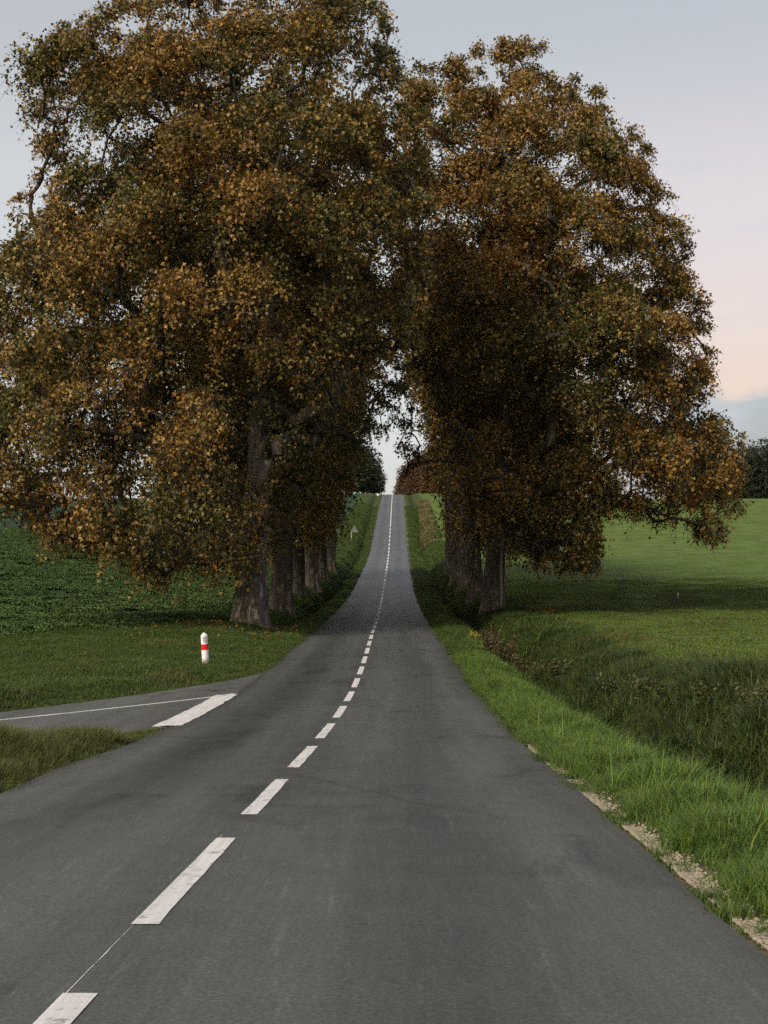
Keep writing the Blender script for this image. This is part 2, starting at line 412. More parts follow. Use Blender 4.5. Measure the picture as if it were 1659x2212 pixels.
def ground_tint(x, y):
    s = x - road_c(np.minimum(y, 620))
    soil_g = np.array([.050, .070, .020]); crop = np.array([.026, .058, .030]); mead = np.array([.098, .150, .034]); ditchc = np.array([.040, .045, .018]); dry = np.array([.23, .19, .10])
    c = np.tile(soil_g, (len(x), 1))
    def blend(c, k, t): return c*(1-k[:, None]) + t*k[:, None]
    c = blend(c, sstep(0, .8, field_edge(y) - s), crop)
    c = blend(c, sstep(6.0, 7.4, s), mead)
    p = np.stack([x*.12, y*.08], 1)
    c = blend(c, sstep(.1, .9, snoise(p, 3))*(s > 7)*.45, np.array([.115, .135, .045]))
    c = blend(c, np.exp(-((s-4.55)/.55)**2)*.8, ditchc)
    c = blend(c, np.exp(-((s+3.95)/.4)**2)*.7*(y > 66), ditchc)
    # track across the right-hand field, and a strip of dead grass on the bank
    tr = 82 + .02*(s-8) + 1.2*np.sin(s*.12)
    c = blend(c, np.exp(-((y-tr)/.9)**2)*(s > 7)*.55, dry*.75)
    k = np.exp(-((s-6.0-(y-250)*.012)/.8)**2)*np.exp(-((y-262)/42)**2)
    c = blend(c, np.clip(k*.8, 0, 1), dry*.8)
    for kx, (ya, bend) in enumerate(((46, .012), (58, .010), (70, .006))):      # faint curved wheel marks
        cv = ya + bend*(s-9)**2*.5 - .25*(s-9)
        c = blend(c, np.exp(-((y-cv)/.55)**2)*(s > 8)*.5, dry*.7)
    # bare soil by the road edge
    c = blend(c, np.exp(-((s-edge_r(y)-.06)/.17)**2)*.9, np.array([.22, .185, .13]))
    return c
T = ground_tint(XX.ravel(), YY.ravel())
ground = obj('ground', grid_mesh('ground', np.stack([XX, YY, ZZ], -1), colors=T), M['ground']); tag(ground, kind='structure')

# main road
yr = np.concatenate([np.arange(-30, 90, .3), np.arange(90, 480, 2.0), np.arange(480, 640, 8.0)])
Lr = np.linspace(0, 1, 45)
wob_l = .03*np.sin(yr*1.1) + .04*np.sin(yr*.61+1); wob_r = .015*np.sin(yr*1.3+2) + .03*np.sin(yr*.53)
el, er = edge_l(yr) + wob_l, edge_r(yr) + wob_r
SX = el[:, None] + (er - el)[:, None]*Lr[None]
RZ = road_z(yr)[:, None] + .004 - .010*np.abs(SX)**1.4/2.0 + .02
P = np.stack([SX + road_c(yr)[:, None], np.repeat(yr[:, None], 45, 1), RZ], -1)
_a = np.abs(SX); _wear = 1 + .18*np.exp(-((_a-.62)/.28)**2) + .18*np.exp(-((_a-2.0)/.28)**2) - .20*np.exp(-((_a-1.32)/.36)**2)
_ed = np.minimum(SX - el[:, None], er[:, None] - SX); _jj = .10 + .07*np.sin(yr*2.3)[:, None] + .05*np.sin(yr*5.9+1)[:, None]
_e = np.exp(-np.maximum(_ed, 0)/np.maximum(_jj, .03))[..., None]
RT = _wear[..., None]*np.ones(3)*(1-_e*.8) + _e*.8*np.array([.80, .72, .58])
road = obj('road', grid_mesh('road', P, colors=RT.reshape(-1, 3)), M['asphalt']); tag(road, kind='structure')
def road_top(s, y): return road_z(y) + .024 - .010*np.abs(s)**1.4/2.0
# side road
A, B = resample(far_e, 60), resample(near_e, 60)
k = np.linspace(0, 1, 13)[None, :, None]
XY = A[:, None]*(1-k) + B[:, None]*k
z = road_z(XY[..., 1]) - .012
side = obj('side_road', grid_mesh('side_road', np.concatenate([XY, z[..., None]], -1)), M['side_asphalt']); tag(side, kind='structure')

# ------------------------------------------------------------------ painted markings
def ribbon(name, cs, w, zf, parent, jit=.003, n_across=2):
    """a strip of paint along the points cs (n,2), w wide, with a slightly ragged outline"""
    cs = np.array(cs, float); d = np.gradient(cs, axis=0); d /= np.linalg.norm(d, axis=1)[:, None]
    nrm = np.stack([-d[:, 1], d[:, 0]], 1)
    ks = np.linspace(-.5, .5, n_across+1)
    pts = cs[:, None] + nrm[:, None]*(ks[None, :, None]*w + rng.normal(0, jit, (len(cs), len(ks), 1))*(np.abs(ks) > .4)[None, :, None])
    z = zf(pts[..., 0], pts[..., 1])
    return obj(name, grid_mesh(name, np.concatenate([pts, z[..., None]], -1)), M['paint'], parent)
zr_paint = lambda x, y: road_top(x - road_c(y), y) + .004
y = 2.5
while y < 236:
    per = float(np.interp(y, [0, 45, 80, 113, 203], [4.33, 4.33, 5.2, 6.1, 6.6]))
    yy = np.linspace(y, y + per*.69, 9)
    ribbon('centre_line_dash', np.stack([road_c(yy), yy], 1), float(np.interp(y, [0, 40, 110], [.125, .13, .17])), zr_paint, road)
    y += per
yy = np.linspace(4.5, 10, 40)
ribbon('guide_line', np.stack([road_c(yy) - .05, yy], 1), .0035, lambda x, y: zr_paint(x, y) - .002, road, .001, 1)
yy = np.linspace(240, 470, 90)
ribbon('centre_line', np.stack([road_c(yy), yy], 1), .16, zr_paint, road)
zs_paint = lambda x, y: np.maximum(road_z(y) - .012 + .005, np.where(x - road_c(y) > edge_l(y) - .12, zr_paint(x, y), -99))
# stop band across the mouth of the side road, and the side road's centre line
q = np.linspace(0, 1, 22)[:, None]
ribbon('stop_line', np.array([-3.31, 22.6])*(1-q) + np.array([-3.27, 30.9])*q, .46, zs_paint, side, .010, 4)
ribbon('side_centre_line', np.array([-3.15, 31.1])*(1-q) + np.array([-9.2, 17.4])*q, .11, zs_paint, side, .006)

# ------------------------------------------------------------------ trees
LEAF5 = np.array([(0, 0, 0), (-.52, .30, .10), (-.20, .52, .02), (0, 1.0, -.10), (.20, .52, .02), (.52, .30, .10)])   # lobed leaf: across, along, up
LEAF4 = np.array([(0, 0, 0), (-.45, .45, .12), (0, 1.0, -.05), (.45, .45, .12)])
def leaves_mesh(name, pos, size, colors, shape, g, out=None, droop=.55):
    n = len(pos)
    t = g.normal(size=(n, 3))*.75 + np.array([0, 0, -droop])
    if out is not None: t += out*.35
    t /= np.linalg.norm(t, axis=1)[:, None]
    a = g.normal(size=(n, 3)); b = np.cross(t, a); b /= np.linalg.norm(b, axis=1)[:, None]; nn = np.cross(b, t)
    k = len(shape)
    v = pos[:, None] + size[:, None, None]*(shape[None, :, 0:1]*b[:, None] + shape[None, :, 1:2]*t[:, None] + shape[None, :, 2:3]*nn[:, None])
    me = mesh_from(name, v.reshape(-1, 3), np.arange(n*k), np.arange(n)*k, colors=np.repeat(colors, k, 0))
    me.materials.append(M['tree_leaf']); return me
PAL = np.array([(.040, .056, .015), (.068, .072, .017), (.110, .086, .020), (.250, .162, .040), (.262, .132, .026), (.130, .062, .017)])
def leaf_colors(p, g, warm=0.0, seed=0):
    """autumn colours: each spray drifts between green, olive, gold and rust"""
    w = snoise(p*.20, seed)*.42 + snoise(p*.75, seed+1)*.40 + warm + g.normal(0, .45, len(p))
    t = np.clip((w + 1.5)/3.0, 0, .999)*(len(PAL)-1)
    i = np.clip(t.astype(int), 0, len(PAL)-2); f = (t - i)[:, None]
    c = PAL[i]*(1-f) + PAL[i+1]*f
    c *= g.uniform(.60, 1.45, (len(p), 1))
    dead = g.random(len(p)) < .05; c[dead] = (.10, .065, .04)
    return c

def shoots_and_leaves(cl, rad, weight, nleaf, g, axis, shoots=26, leaf=.165, droop_len=1.0):
    """leaves strung on drooping shoots that spring from each clump. cl (k,3), axis = point the crown grows away from"""
    k = len(cl); w = weight/weight.sum()
    ci = g.choice(k, nleaf, p=w)
    d0 = g.normal(size=(k, shoots, 3)); d0[..., 2] = d0[..., 2]*.7 + .25
    outv = cl - axis; outv[:, 2] *= .6; outv /= np.linalg.norm(outv, axis=1)[:, None] + 1e-6
    d0 += outv[:, None]*.7; d0 /= np.linalg.norm(d0, axis=2)[..., None]
    ln = g.uniform(.6, 1.25, (k, shoots))*rad[:, None]
    sag = g.uniform(.35, 1.5, (k, shoots))*droop_len
    si = g.integers(0, shoots, nleaf)
    t = g.beta(1.6, 1.0, nleaf)
    d = d0[ci, si]; L = ln[ci, si]; sg = sag[ci, si]
    p = cl[ci] + d*(L*t)[:, None]
    p[:, 2] -= sg*L*.75*t*t
    p += g.normal(0, .085, (nleaf, 3))*(.6 + rad[ci][:, None]*.5)
    size = g.uniform(.6, 1.35, nleaf)*leaf
    # a share of the shoots as thin twigs
    return p, size, d, (d0, ln, sag), ci, t

def skeleton(cl, trunk_pts, trunk_r, g, base_r=.018, expo=.5, jitter=.25):
    """limbs: every clump is joined to the nearest wood already there, radii grow with what they carry"""
    nodes = [np.array(p, float) for p in trunk_pts]; par = [-1] + list(range(len(trunk_pts)-1)); load = [0]*len(nodes)
    ntr = len(nodes); paths = []
    fork = nodes[max(0, int(ntr*.45))]
    order = np.argsort(np.linalg.norm(cl - fork, axis=1))
    arr = np.array(nodes)
    for i in order:
        p = cl[i]
        d = arr - p
        cost = np.linalg.norm(d, axis=1) + 1.1*np.maximum(0, d[:, 2]) + .6*np.maximum(0, -d[:, 2] - 3)*0
        cost[:max(1, int(ntr*.40))] += 6
        j = int(np.argmin(cost)); a = nodes[j]; m = max(2, int(np.linalg.norm(p - a)/.9))
        path = [j]; bend = g.normal(0, jitter, 3)*np.linalg.norm(p - a)*.5; bend[2] = abs(bend[2])*.8 + .06*np.linalg.norm(p-a)
        for s_ in range(1, m+1):
            f = s_/m; q_ = a*(1-f) + p*f + bend*math.sin(math.pi*f)*.55 + g.normal(0, .05, 3)*(s_ < m)
            nodes.append(q_); par.append(path[-1]); load.append(0); path.append(len(nodes)-1)
        arr = np.array(nodes); paths.append(path)
        kx = path[-1]
        while kx != -1: load[kx] += 1; kx = par[kx]
    load = np.array(load); rad = base_r*np.maximum(load, 1)**expo
    for i in range(ntr): rad[i] = max(rad[i]*0 + trunk_r[i], .02)
    return arr, paths, rad, ntr

def trunk_mesh(name, pts, rad, g, flare=.38, n=30, lumps=.07):
    """ribbed, flared bole with an uneven cross-section"""
    pts = np.array(pts, float); m = len(pts); th = np.arange(n)*2*math.pi/n
    ph = g.uniform(0, 6.28, 6); rings = []
    z0 = pts[0, 2]
    for i in range(m):
        h = pts[i, 2] - z0
        fl = 1 + flare*math.exp(-max(h, 0)/.55)
        lob = 1 + lumps*np.sin(3*th + ph[0] + h*.12) + lumps*.8*np.sin(5*th + ph[1] - h*.1) + .035*np.sin(9*th + ph[2] + h*.35) + .03*np.sin(4*th + ph[3] + h*1.1)
        lob += (.16*np.maximum(0, np.sin(4*th + ph[4]))**2 + .10*np.maximum(0, np.sin(7*th + ph[5]))**2)*math.exp(-max(h, 0)/.7)
        r = rad[i]*fl*lob
        rings.append(np.stack([pts[i, 0] + r*np.cos(th), pts[i, 1] + r*np.sin(th), np.full(n, pts[i, 2])], 1))
    v = np.concatenate(rings)
    f = [[i*n+k_, i*n+(k_+1) % n, (i+1)*n+(k_+1) % n, (i+1)*n+k_] for i in range(m-1) for k_ in range(n)]
    return mesh_quads(name, v, f, smooth=True)

def limbs_mesh(name, arr, paths, rad, g, mn=.0):
    mb = MB()
    for pth in paths:
        pr = [rad[i] for i in pth]; pr = [min(r_, pr[0]*.62) for r_ in pr]; pr[0] = min(pr[0], pr[1]*1.2)
        if max(pr) < mn: continue
        mb.tube([arr[i] for i in pth], pr, n=9 if pr[0] > .15 else (6 if pr[0] > .06 else 4), cap=False)
    return mb.mesh(name, True)
def twigs_mesh(name, cl, sh, g, keep=.35, r=.012):
    d0, ln, sag = sh; k, s_ = ln.shape
    sel = np.argwhere(g.random((k, s_)) < keep); ci, si = sel[:, 0], sel[:, 1]
    ts = np.array([0, .35, .7, 1.0]); n = len(ci)
    p = cl[ci][:, None] + d0[ci, si][:, None]*(ln[ci, si][:, None]*ts)[..., None]
    p[..., 2] -= (sag*ln*.75)[ci, si][:, None]*ts**2
    th = np.arange(3)*2.094
    off = np.stack([np.cos(th), np.sin(th), np.zeros(3)], 1)
    rr = r*np.array([1.6, 1.2, .8, .35])
    v = p[:, :, None] + off[None, None]*rr[None, :, None, None]
    q = []
    for a in range(3):
        for b in range(3): q.append([a*3+b, a*3+(b+1) % 3, (a+1)*3+(b+1) % 3, (a+1)*3+b])
    q = np.array(q)[None] + (np.arange(n)*12)[:, None, None]
    return mesh_quads(name, v.reshape(-1, 3), q.reshape(-1, 4))

def wood(root, tm, lm, m0, m1):
    """bole and limbs grown together as the part trunk"""
    def data(me):
        v = np.empty(len(me.vertices)*3, np.float32); me.vertices.foreach_get('co', v)
        l = np.empty(len(me.loops), np.int32); me.loops.foreach_get('vertex_index', l)
        st = np.empty(len(me.polygons), np.int32); me.polygons.foreach_get('loop_start', st); return v.reshape(-1, 3), l, st
    v0, l0, s0 = data(tm); v1, l1, s1 = data(lm)
    me = mesh_from('trunk', np.concatenate([v0, v1]), np.concatenate([l0, l1 + len(v0)]), np.concatenate([s0, s1 + len(l0)]), smooth=True)
    me.materials.append(m0); me.materials.append(m1)
    me.polygons.foreach_set('material_index', np.r_[np.zeros(len(s0), np.int32), np.ones(len(s1), np.int32)])
    bpy.data.meshes.remove(tm); bpy.data.meshes.remove(lm)
    return obj('trunk', me, None, root)
def masses(p, r, g, fill=.62):
    """dart throwing of spheres of different sizes: indices kept"""
    kp = np.empty((0, 3)); kr = np.empty(0); keep = []
    for i in range(len(p)):
        if len(keep) and np.any(((kp - p[i])**2).sum(1) < (fill*(kr + r[i]))**2): continue
        keep.append(i); kp = np.vstack([kp, p[i]]); kr = np.r_[kr, r[i]]
    return np.array(keep)
def foliage_masses(mp, mr, axis, g, per=9, seed=0):
    """break each big mass of foliage into sprays over its outer and upper sides"""
    out = mp - axis; out /= np.linalg.norm(out, axis=1)[:, None] + 1e-6
    P_, R_, K_ = [], [], []
    for i in range(len(mp)):
        n = max(3, int(per*1.5*(mr[i]/2.0)**1.4))
        d = g.normal(size=(n, 3)) + out[i]*.95 + np.array([0, 0, .55]); d /= np.linalg.norm(d, axis=1)[:, None]
        d *= g.uniform(.45, .80, (n, 1)); d[:, 2] *= 1.25
        P_.append(mp[i] + d*mr[i]); R_.append(np.full(n, .36*mr[i] + .28)*g.uniform(.85, 1.15, n)); K_.append(np.full(n, i))
    return np.concatenate(P_), np.concatenate(R_), np.concatenate(K_)
def thin_points(p, dmin, g):
    """keep points at least dmin apart (grid hash dart throwing)"""
    keep = []; cell = {}
    for i, a in enumerate(p):
        c = tuple((a//dmin).astype(int)); ok = True
        for dx in (-1, 0, 1):
            for dy in (-1, 0, 1):
                for dz in (-1, 0, 1):
                    for j in cell.get((c[0]+dx, c[1]+dy, c[2]+dz), ()):
                        if ((p[j]-a)**2).sum() < dmin*dmin: ok = False; break
                    if not ok: break
                if not ok: break
            if not ok: break
        if ok: keep.append(i); cell.setdefault(c, []).append(i)
    return np.array(keep)

def silhouette_tree(base, y0, outline, g, nleaf, trunk_r, trunk_top, Rd=8.0, spacing=1.35, warm=0.0, seed=0, lowfront=None, hole=-1.0, leaf=.165, lean=(0, 0), extra=(), bark='bark'):
    """a tree whose crown fills an outline given as seen from the road, with the depth of a round crown"""
    bx, by, bz = base
    poly = np.array([((u-U0)*y0/F, (VH-v)*y0/F) for u, v in outline])
    lo, hi = poly.min(0), poly.max(0)
    n = 40000
    x = g.uniform(lo[0], hi[0], n); zz = g.uniform(lo[1], hi[1], n)
    ins = in_poly(x, zz, poly); x, zz = x[ins], zz[ins]
    dl = poly_dist(x, zz, poly); ok = dl > .50; x, zz, dl = x[ok], zz[ok], dl[ok]
    mr = np.clip(dl*.95, .55, g.uniform(1.6, 3.0, len(x)))
    dd = np.minimum(np.maximum(dl - mr*.5, .05), Rd); D = np.maximum(np.sqrt(2*Rd*dd - dd*dd) - .3, .2)
    u_ = g.uniform(-1, 1, len(x)); u_ = np.sign(u_)*np.abs(u_)**.35
    dy = D*u_
    if lowfront is not None: dy += lowfront(x, zz)
    p = np.stack([x, y0 + dy, zz], 1)
    ok = snoise(p*.42, seed+7) > hole; p, mr = p[ok], mr[ok]
    kk = masses(p[:12000]*np.array([1, 1, .8]), mr[:12000], g, .60); mp, mr = p[kk], mr[kk]
    if len(extra):      # sprays reaching over the road
        ex = np.array([((u-U0)*(y0+o_)/F, y0+o_, (VH-v)*(y0+o_)/F, r_) for u, v, o_, r_ in extra])
        mp = np.vstack([mp, ex[:, :3]]); mr = np.r_[mr, ex[:, 3]]
    ax = np.array([bx + lean[0]*.6, by, bz + 9.0])
    # leaves deep inside the crown
    ip = np.stack([x, y0 + D*g.uniform(-.55, .55, len(x)), zz], 1)[dl > 2.2]
    ip = ip[thin_points(ip[:6000], 1.9, g)]
    p, rad, mi = foliage_masses(mp, mr, ax, g)
    wgt = rad**2*np.where(p[:, 1] > y0 + 2.5, .65, 1.0)
    p = np.vstack([p, ip]); rad = np.r_[rad, np.full(len(ip), 1.5)]; wgt = np.r_[wgt, np.full(len(ip), 1.5**2*.75)]; mi = np.r_[mi, g.integers(0, len(mp), len(ip))]
    mwarm = g.normal(0, .24, len(mp))
    tp = [(bx + lean[0]*f, by + lean[1]*f, bz - .3 + (trunk_top + .3)*f) for f in np.linspace(0, 1, 30)**1.25]
    tr = [trunk_r*(1 - .50*f) for f in np.linspace(0, 1, 30)]
    tr[-6:] = [t_*(1-.09*i_) for i_, t_ in enumerate(tr[-6:])]
    root = build_tree(base, p, rad, wgt, nleaf, tp, tr, g, warm, seed, leaf, mwarm=mwarm[mi], bark=bark)
    return root

def build_tree(base, p, rad, wgt, nleaf, tp, tr, g, warm, seed, leaf, shape=LEAF5, twig_keep=.3, bark='bark', local=True, tint=None, expo=.5, base_r=.018, mwarm=None):
    """returns the tree's root with its parts trunk, limbs, twigs and crown, in coordinates about the tree's foot"""
    b = np.array(base, float)
    arr, paths, rd, ntr = skeleton(p, tp, tr, g, base_r, expo)
    axis = np.array([tp[-1][0], tp[-1][1], (p[:, 2].mean() + tp[-1][2])*.5])
    pos, size, d, sh, ci, tt = shoots_and_leaves(p, rad, wgt, nleaf, g, axis, leaf=leaf)
    c = leaf_colors(pos, g, warm + (tt - .62)*1.1 + (0 if mwarm is None else mwarm[ci]), seed)
    if tint is not None: c = c*np.array(tint)
    root = bpy.data.objects.new('plane_tree', None); col.objects.link(root); root.location = b
    root.empty_display_size = .5
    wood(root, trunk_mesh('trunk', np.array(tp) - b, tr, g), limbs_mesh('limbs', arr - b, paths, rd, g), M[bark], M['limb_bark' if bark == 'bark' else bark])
    if twig_keep: tag(obj('twigs', twigs_mesh('twigs', p - b, sh, g, twig_keep), M['limb_bark'], root), kind='stuff')
    tag(obj('crown', leaves_mesh('crown', pos - b, size, c, shape, g, d), None, root), kind='stuff')
    return root

# --- nearest tree of the left row
g = np.random.default_rng(21)
yL = 60.0; xL = (541-U0)*yL/F; zL = float(ground_z(np.array([xL]), np.array([yL]))[0])
shrink = lambda o: [(u + 28*(1 if v < 700 else 0) if u < 160 else (u - (u-1200)*.045 if u > 1200 else u), v) for u, v in o]
OUT_L = [(215, 30), (300, 15), (350, -30), (430, -45), (520, 15), (560, -25), (640, -20), (720, -60), (800, -60), (868, -20), (862, 80), (845, 130), (885, 180), (930, 250), (945, 420), (940, 580), (920, 690), (880, 765),
         (800, 805), (745, 890), (705, 970), (650, 975), (612, 1010), (602, 1090), (598, 1190), (570, 1255), (500, 1235), (430, 1215), (350, 1275), (300, 1215), (235, 1190), (170, 1200), (120, 1135), (60, 1130), (0, 1100),
         (-90, 1060), (-130, 900), (-60, 760), (-45, 640), (-10, 540), (0, 470), (40, 420), (80, 370), (30, 300), (20, 210), (75, 150), (105, 90)]
low = lambda x, z: -3.0*(1 - sstep(3.0, 12.0, z - zL))
EX_L = [(842, 815, 3, .8), (868, 805, 2, .8), (855, 845, 5, .55), (822, 835, 5, .6), (790, 885, 2, .6), (812, 865, 3, .6), (772, 920, 1, .7), (838, 880, 4, .45), (765, 965, 2, .7), (800, 930, 3, .4), (825, 925, 6, .36)]
left1 = silhouette_tree((xL, yL, zL), yL, shrink(OUT_L), g, 315000, .68, 11.5, 8.0, 1.32, -.16, 0, low, leaf=.140, extra=EX_L, lean=(.5, .4))
tag(left1, 'nearest plane tree on the left, widest trunk and huge brown crown behind the red-banded post', 'tree', 'plane trees lining the road')

# --- nearest tree of the right row
g = np.random.default_rng(33)
yR_ = 75.0; xR = (1064-U0)*yR_/F; zR = float(ground_z(np.array([xR]), np.array([yR_]))[0])
OUT_R = [(845, 330), (848, 215), (880, 150), (960, 145), (1010, 110), (1060, 95), (1100, 120), (1130, 95), (1180, 105), (1200, 200), (1235, 165), (1310, 195), (1315, 280), (1370, 300), (1430, 335), (1425, 410), (1465, 430), (1475, 500),
         (1505, 545), (1500, 610), (1540, 650), (1535, 740), (1550, 800), (1520, 890), (1575, 895), (1612, 950), (1605, 1040), (1590, 1110), (1555, 1205), (1505, 1175), (1480, 1095), (1440, 1150), (1380, 1120), (1300, 1110), (1305, 1210),
         (1220, 1240), (1140, 1215), (1098, 1110), (1078, 1120), (1072, 1205), (1035, 1205), (1010, 1090), (985, 960), (928, 850), (885, 790), (842, 690), (830, 520)]
lowR = lambda x, z: np.where(x < xR + 1.2, -3.4, -1.0)*(1 - sstep(2.0, 11.0, z - zR))
EX_R = [(880, 850, -1, .7), (858, 840, 0, .6), (905, 910, 0, .8), (882, 915, 2, .5), (895, 970, 1, .5), (918, 985, 0, .7), (872, 955, 3, .4), (884, 1015, 2, .36), (862, 900, 3, .36), (1050, 940, -4, 1.0), (1036, 1000, -4, .9), (1058, 1050, -4, .9), (1046, 1100, -4.5, .8), (1055, 1145, -4.5, .5)]
right1 = silhouette_tree((xR, yR_, zR), yR_, shrink(OUT_R), g, 265000, .57, 12.0, 8.0, 1.32, .04, 40, lowR, leaf=.152, extra=EX_R, bark='shaded_row_bark', lean=(.7, 0))
tag(right1, 'nearest plane tree on the right, rust crown and pale scar down its trunk', 'tree', 'plane trees lining the road')
# bare strip where the bark is torn away
mb = MB()
for (h0, h1, w, a0) in ((.35, 3.1, .10, -1.02), (3.1, 4.3, .045, -.92)):
    pts = []
    for f in np.linspace(0, 1, 12):
        h = h0 + (h1-h0)*f; lf = ((h+.3)/12.3)**.8; rr_ = .57*(1-.5*lf)*(1 + .38*math.exp(-(h+.3)/.55))
        ww = w*(math.sin(math.pi*min(1, f*1.05+.02))*.6 + .4)
        pts.append((h, rr_, ww, a0 + .10*math.sin(h*1.3)))
    v = []; f_ = []
    for h, rr_, ww, a in pts:
        for kx, o_ in ((-1, -.03), (-.5, .075), (.5, .075), (1, -.03)):
            aa = a + kx*ww/rr_; v.append((math.cos(aa)*(rr_+o_) + .7*h/12, math.sin(aa)*(rr_+o_), h))
    for i in range(len(pts)-1):
        for j in range(3): f_.append([i*4+j, i*4+j+1, i*4+j+5, i*4+j+4])
    mb.add(v, f_)
o = obj('bare_wood_strip', mb.mesh('bare_wood_strip', True), M['bare_wood'], right1); o['label'] = 'pale bare strip of torn bark'

# --- the other trees of the avenue: two built, then copied
def avenue_tree(seed, nleaf, Hc, warm, clear_x, clear_h):
    g = np.random.default_rng(seed)
    n = 26000
    p = np.stack([g.uniform(-7.5, 7.5, n), g.uniform(-6.5, 6.5, n), g.uniform(2.8, Hc, n)], 1)
    f = (p[:, 2] - 2.8)/(Hc - 2.8)
    rad = 6.6*np.sqrt(np.clip(1 - ((f - .45)/.56)**2, 0, 1))
    rr_ = np.hypot(p[:, 0]+.3, p[:, 1])
    rr_ = rr_*(1 + .16*np.sin(3*np.arctan2(p[:, 1], p[:, 0]) + seed + p[:, 2]*.3))
    ok = (rr_ < rad) & (rr_ > rad*.35*sstep(.05, .4, f))
    # the side towards +x is the road: kept high there
    clear = np.interp(p[:, 0], clear_x, clear_h)
    ok &= p[:, 2] > clear
    ok &= snoise(p*.45, seed) > -.55
    p = p[ok]; p = p[thin_points(p, 1.45, g)]
    k = len(p); rad = g.uniform(1.0, 1.6, k)
    tp = [(.35*fz, 0, -.3 + 15.3*fz) for fz in np.linspace(0, 1, 26)**1.25]
    tr = [.50*(1-.5*fz) for fz in np.linspace(0, 1, 26)]
    return build_tree((0, 0, 0), p, rad, rad**1.5, nleaf, tp, tr, g, warm, seed, .20, LEAF4, .12, bark='shaded_row_bark')
avA = avenue_tree(101, 52000, 24.5, -.28, [-1, .4, 1.4, 2.2, 3.0, 4.4, 6.5], [3.0, 5.4, 9.0, 13.0, 16.5, 19, 20.5])
avB = avenue_tree(202, 52000, 23.5, -.10, [-2, -.4, .5, 1.2, 1.9, 2.8, 4.4, 6.5], [3.6, 4.8, 7.0, 11.0, 14., 17., 19.5, 21])
def copy_tree(src):
    r = src.copy(); col.objects.link(r)
    for ch in src.children:
        c_ = ch.copy(); col.objects.link(c_); c_.parent = r
    return r
ordw = ['second', 'third', 'fourth', 'fifth', 'sixth', 'seventh']
used = set()
def plant(src, s, yy, rz, sc, label):
    o = src if src.name not in used else copy_tree(src)
    used.add(o.name)
    x = float(road_c(yy)) + s; zz = float(ground_z(np.array([x]), np.array([yy]))[0])
    o.location = (x, yy, zz); o.rotation_euler = (R(random.uniform(-2, 2)), R(random.uniform(-2, 2)), rz); o.scale = (sc*random.uniform(.96, 1.04), sc, sc*random.uniform(.96, 1.05))
    tag(o, label, 'tree', 'plane trees lining the road'); return o
for i, (yy, s) in enumerate([(75, -4.9), (90, -5.05), (105, -5.0), (120, -5.0), (137, -5.1)]):
    plant(avA, s, yy, random.uniform(-.2, .2) + (i % 2)*.35, (1.10, .93, 1.04, .95, .98)[i], f'{ordw[i]} plane tree of the left row, counted from the junction')
for i, (yy, s) in enumerate([(91, 5.9), (106, 5.95), (121, 6.0), (137, 6.0)]):
    plant(avB, s, yy, math.pi + random.uniform(-.2, .2) - (i % 2)*.3, (1.0, .97, 1.0, .95, .92)[i], f'{ordw[i]} plane tree of the right row, counted from the camera')

# --- trees and bushes on the skyline
def round_tree(seed, H, Rr, nleaf, tint, zlo=.12, leaf=.34, name='tree'):
    g = np.random.default_rng(seed); n = 6000
    p = np.stack([g.uniform(-Rr, Rr, n), g.uniform(-Rr, Rr, n), g.uniform(H*zlo, H, n)], 1)
    f = (p[:, 2]/H - zlo)/(1-zlo); rad = Rr*np.sqrt(np.clip(1 - ((f-.42)/.6)**2, 0, 1))
    rr_ = np.hypot(p[:, 0], p[:, 1])*(1 + .2*np.sin(3*np.arctan2(p[:, 1], p[:, 0]) + seed + f*5))
    p = p[(rr_ < rad)]; p = p[thin_points(p, H*.085, g)]
    k = len(p); rad = g.uniform(.8, 1.3, k)*H*.085
    tp = [(0, 0, -.3 + H*.6*fz) for fz in np.linspace(0, 1, 8)]; tr = [H*.03*(1-.6*fz) for fz in np.linspace(0, 1, 8)]
    b = np.zeros(3)
    arr, paths, rd, ntr = skeleton(p, tp, tr, g, .03, .5)
    pos, size, d, sh, _, _ = shoots_and_leaves(p, rad, rad**2, nleaf, g, np.array([0, 0, H*.4]), 18, leaf, .6)
    c = g.uniform(.6, 1.4, (nleaf, 1))*np.array(tint)*(1 + .35*snoise(pos*.5, seed)[:, None])
    root = bpy.data.objects.new(name, None); col.objects.link(root)
    wood(root, trunk_mesh('trunk', np.array(tp), tr, g, n=10), limbs_mesh('limbs', arr, paths, rd, g), M['dark_bark'], M['dark_bark'])
    tag(obj('crown', leaves_mesh('crown', pos, size, np.maximum(c, .004), LEAF4, g, d), None, root), kind='stuff')
    return root
def put(o, u, yy, sc, label, grp, rz=None, dz=-.2):
    x = (u - U0)*yy/F; zz = float(ground_z(np.array([x]), np.array([min(yy, 900.)]))[0])
    o.location = (x, yy, zz + dz); o.scale = (sc, sc, sc*random.uniform(.92, 1.08)); o.rotation_euler = (0, 0, random.uniform(0, 6.28) if rz is None else rz)
    tag(o, label, 'tree', grp); return o
dk = round_tree(301, 11, 4.6, 9000, (.030, .042, .018), name='field_tree')
bz_ = round_tree(302, 10, 4.4, 9000, (.095, .050, .022), .03, name='roadside_tree')
wd = round_tree(303, 17, 7.0, 12000, (.020, .028, .014), .02, .45, name='woodland_tree')
first = True
for u, yy, sc, lb in [(808, 432, .75, 'small dark tree nearest the road on the left skyline'), (783, 428, 1.25, 'middle dark green tree on the left skyline behind the avenue'), (752, 426, 1.5, 'largest dark green tree on the left skyline behind the avenue')]:
    put(dk if first else copy_tree(dk), u, yy, sc, lb, 'dark trees on the left skyline'); first = False
first = True
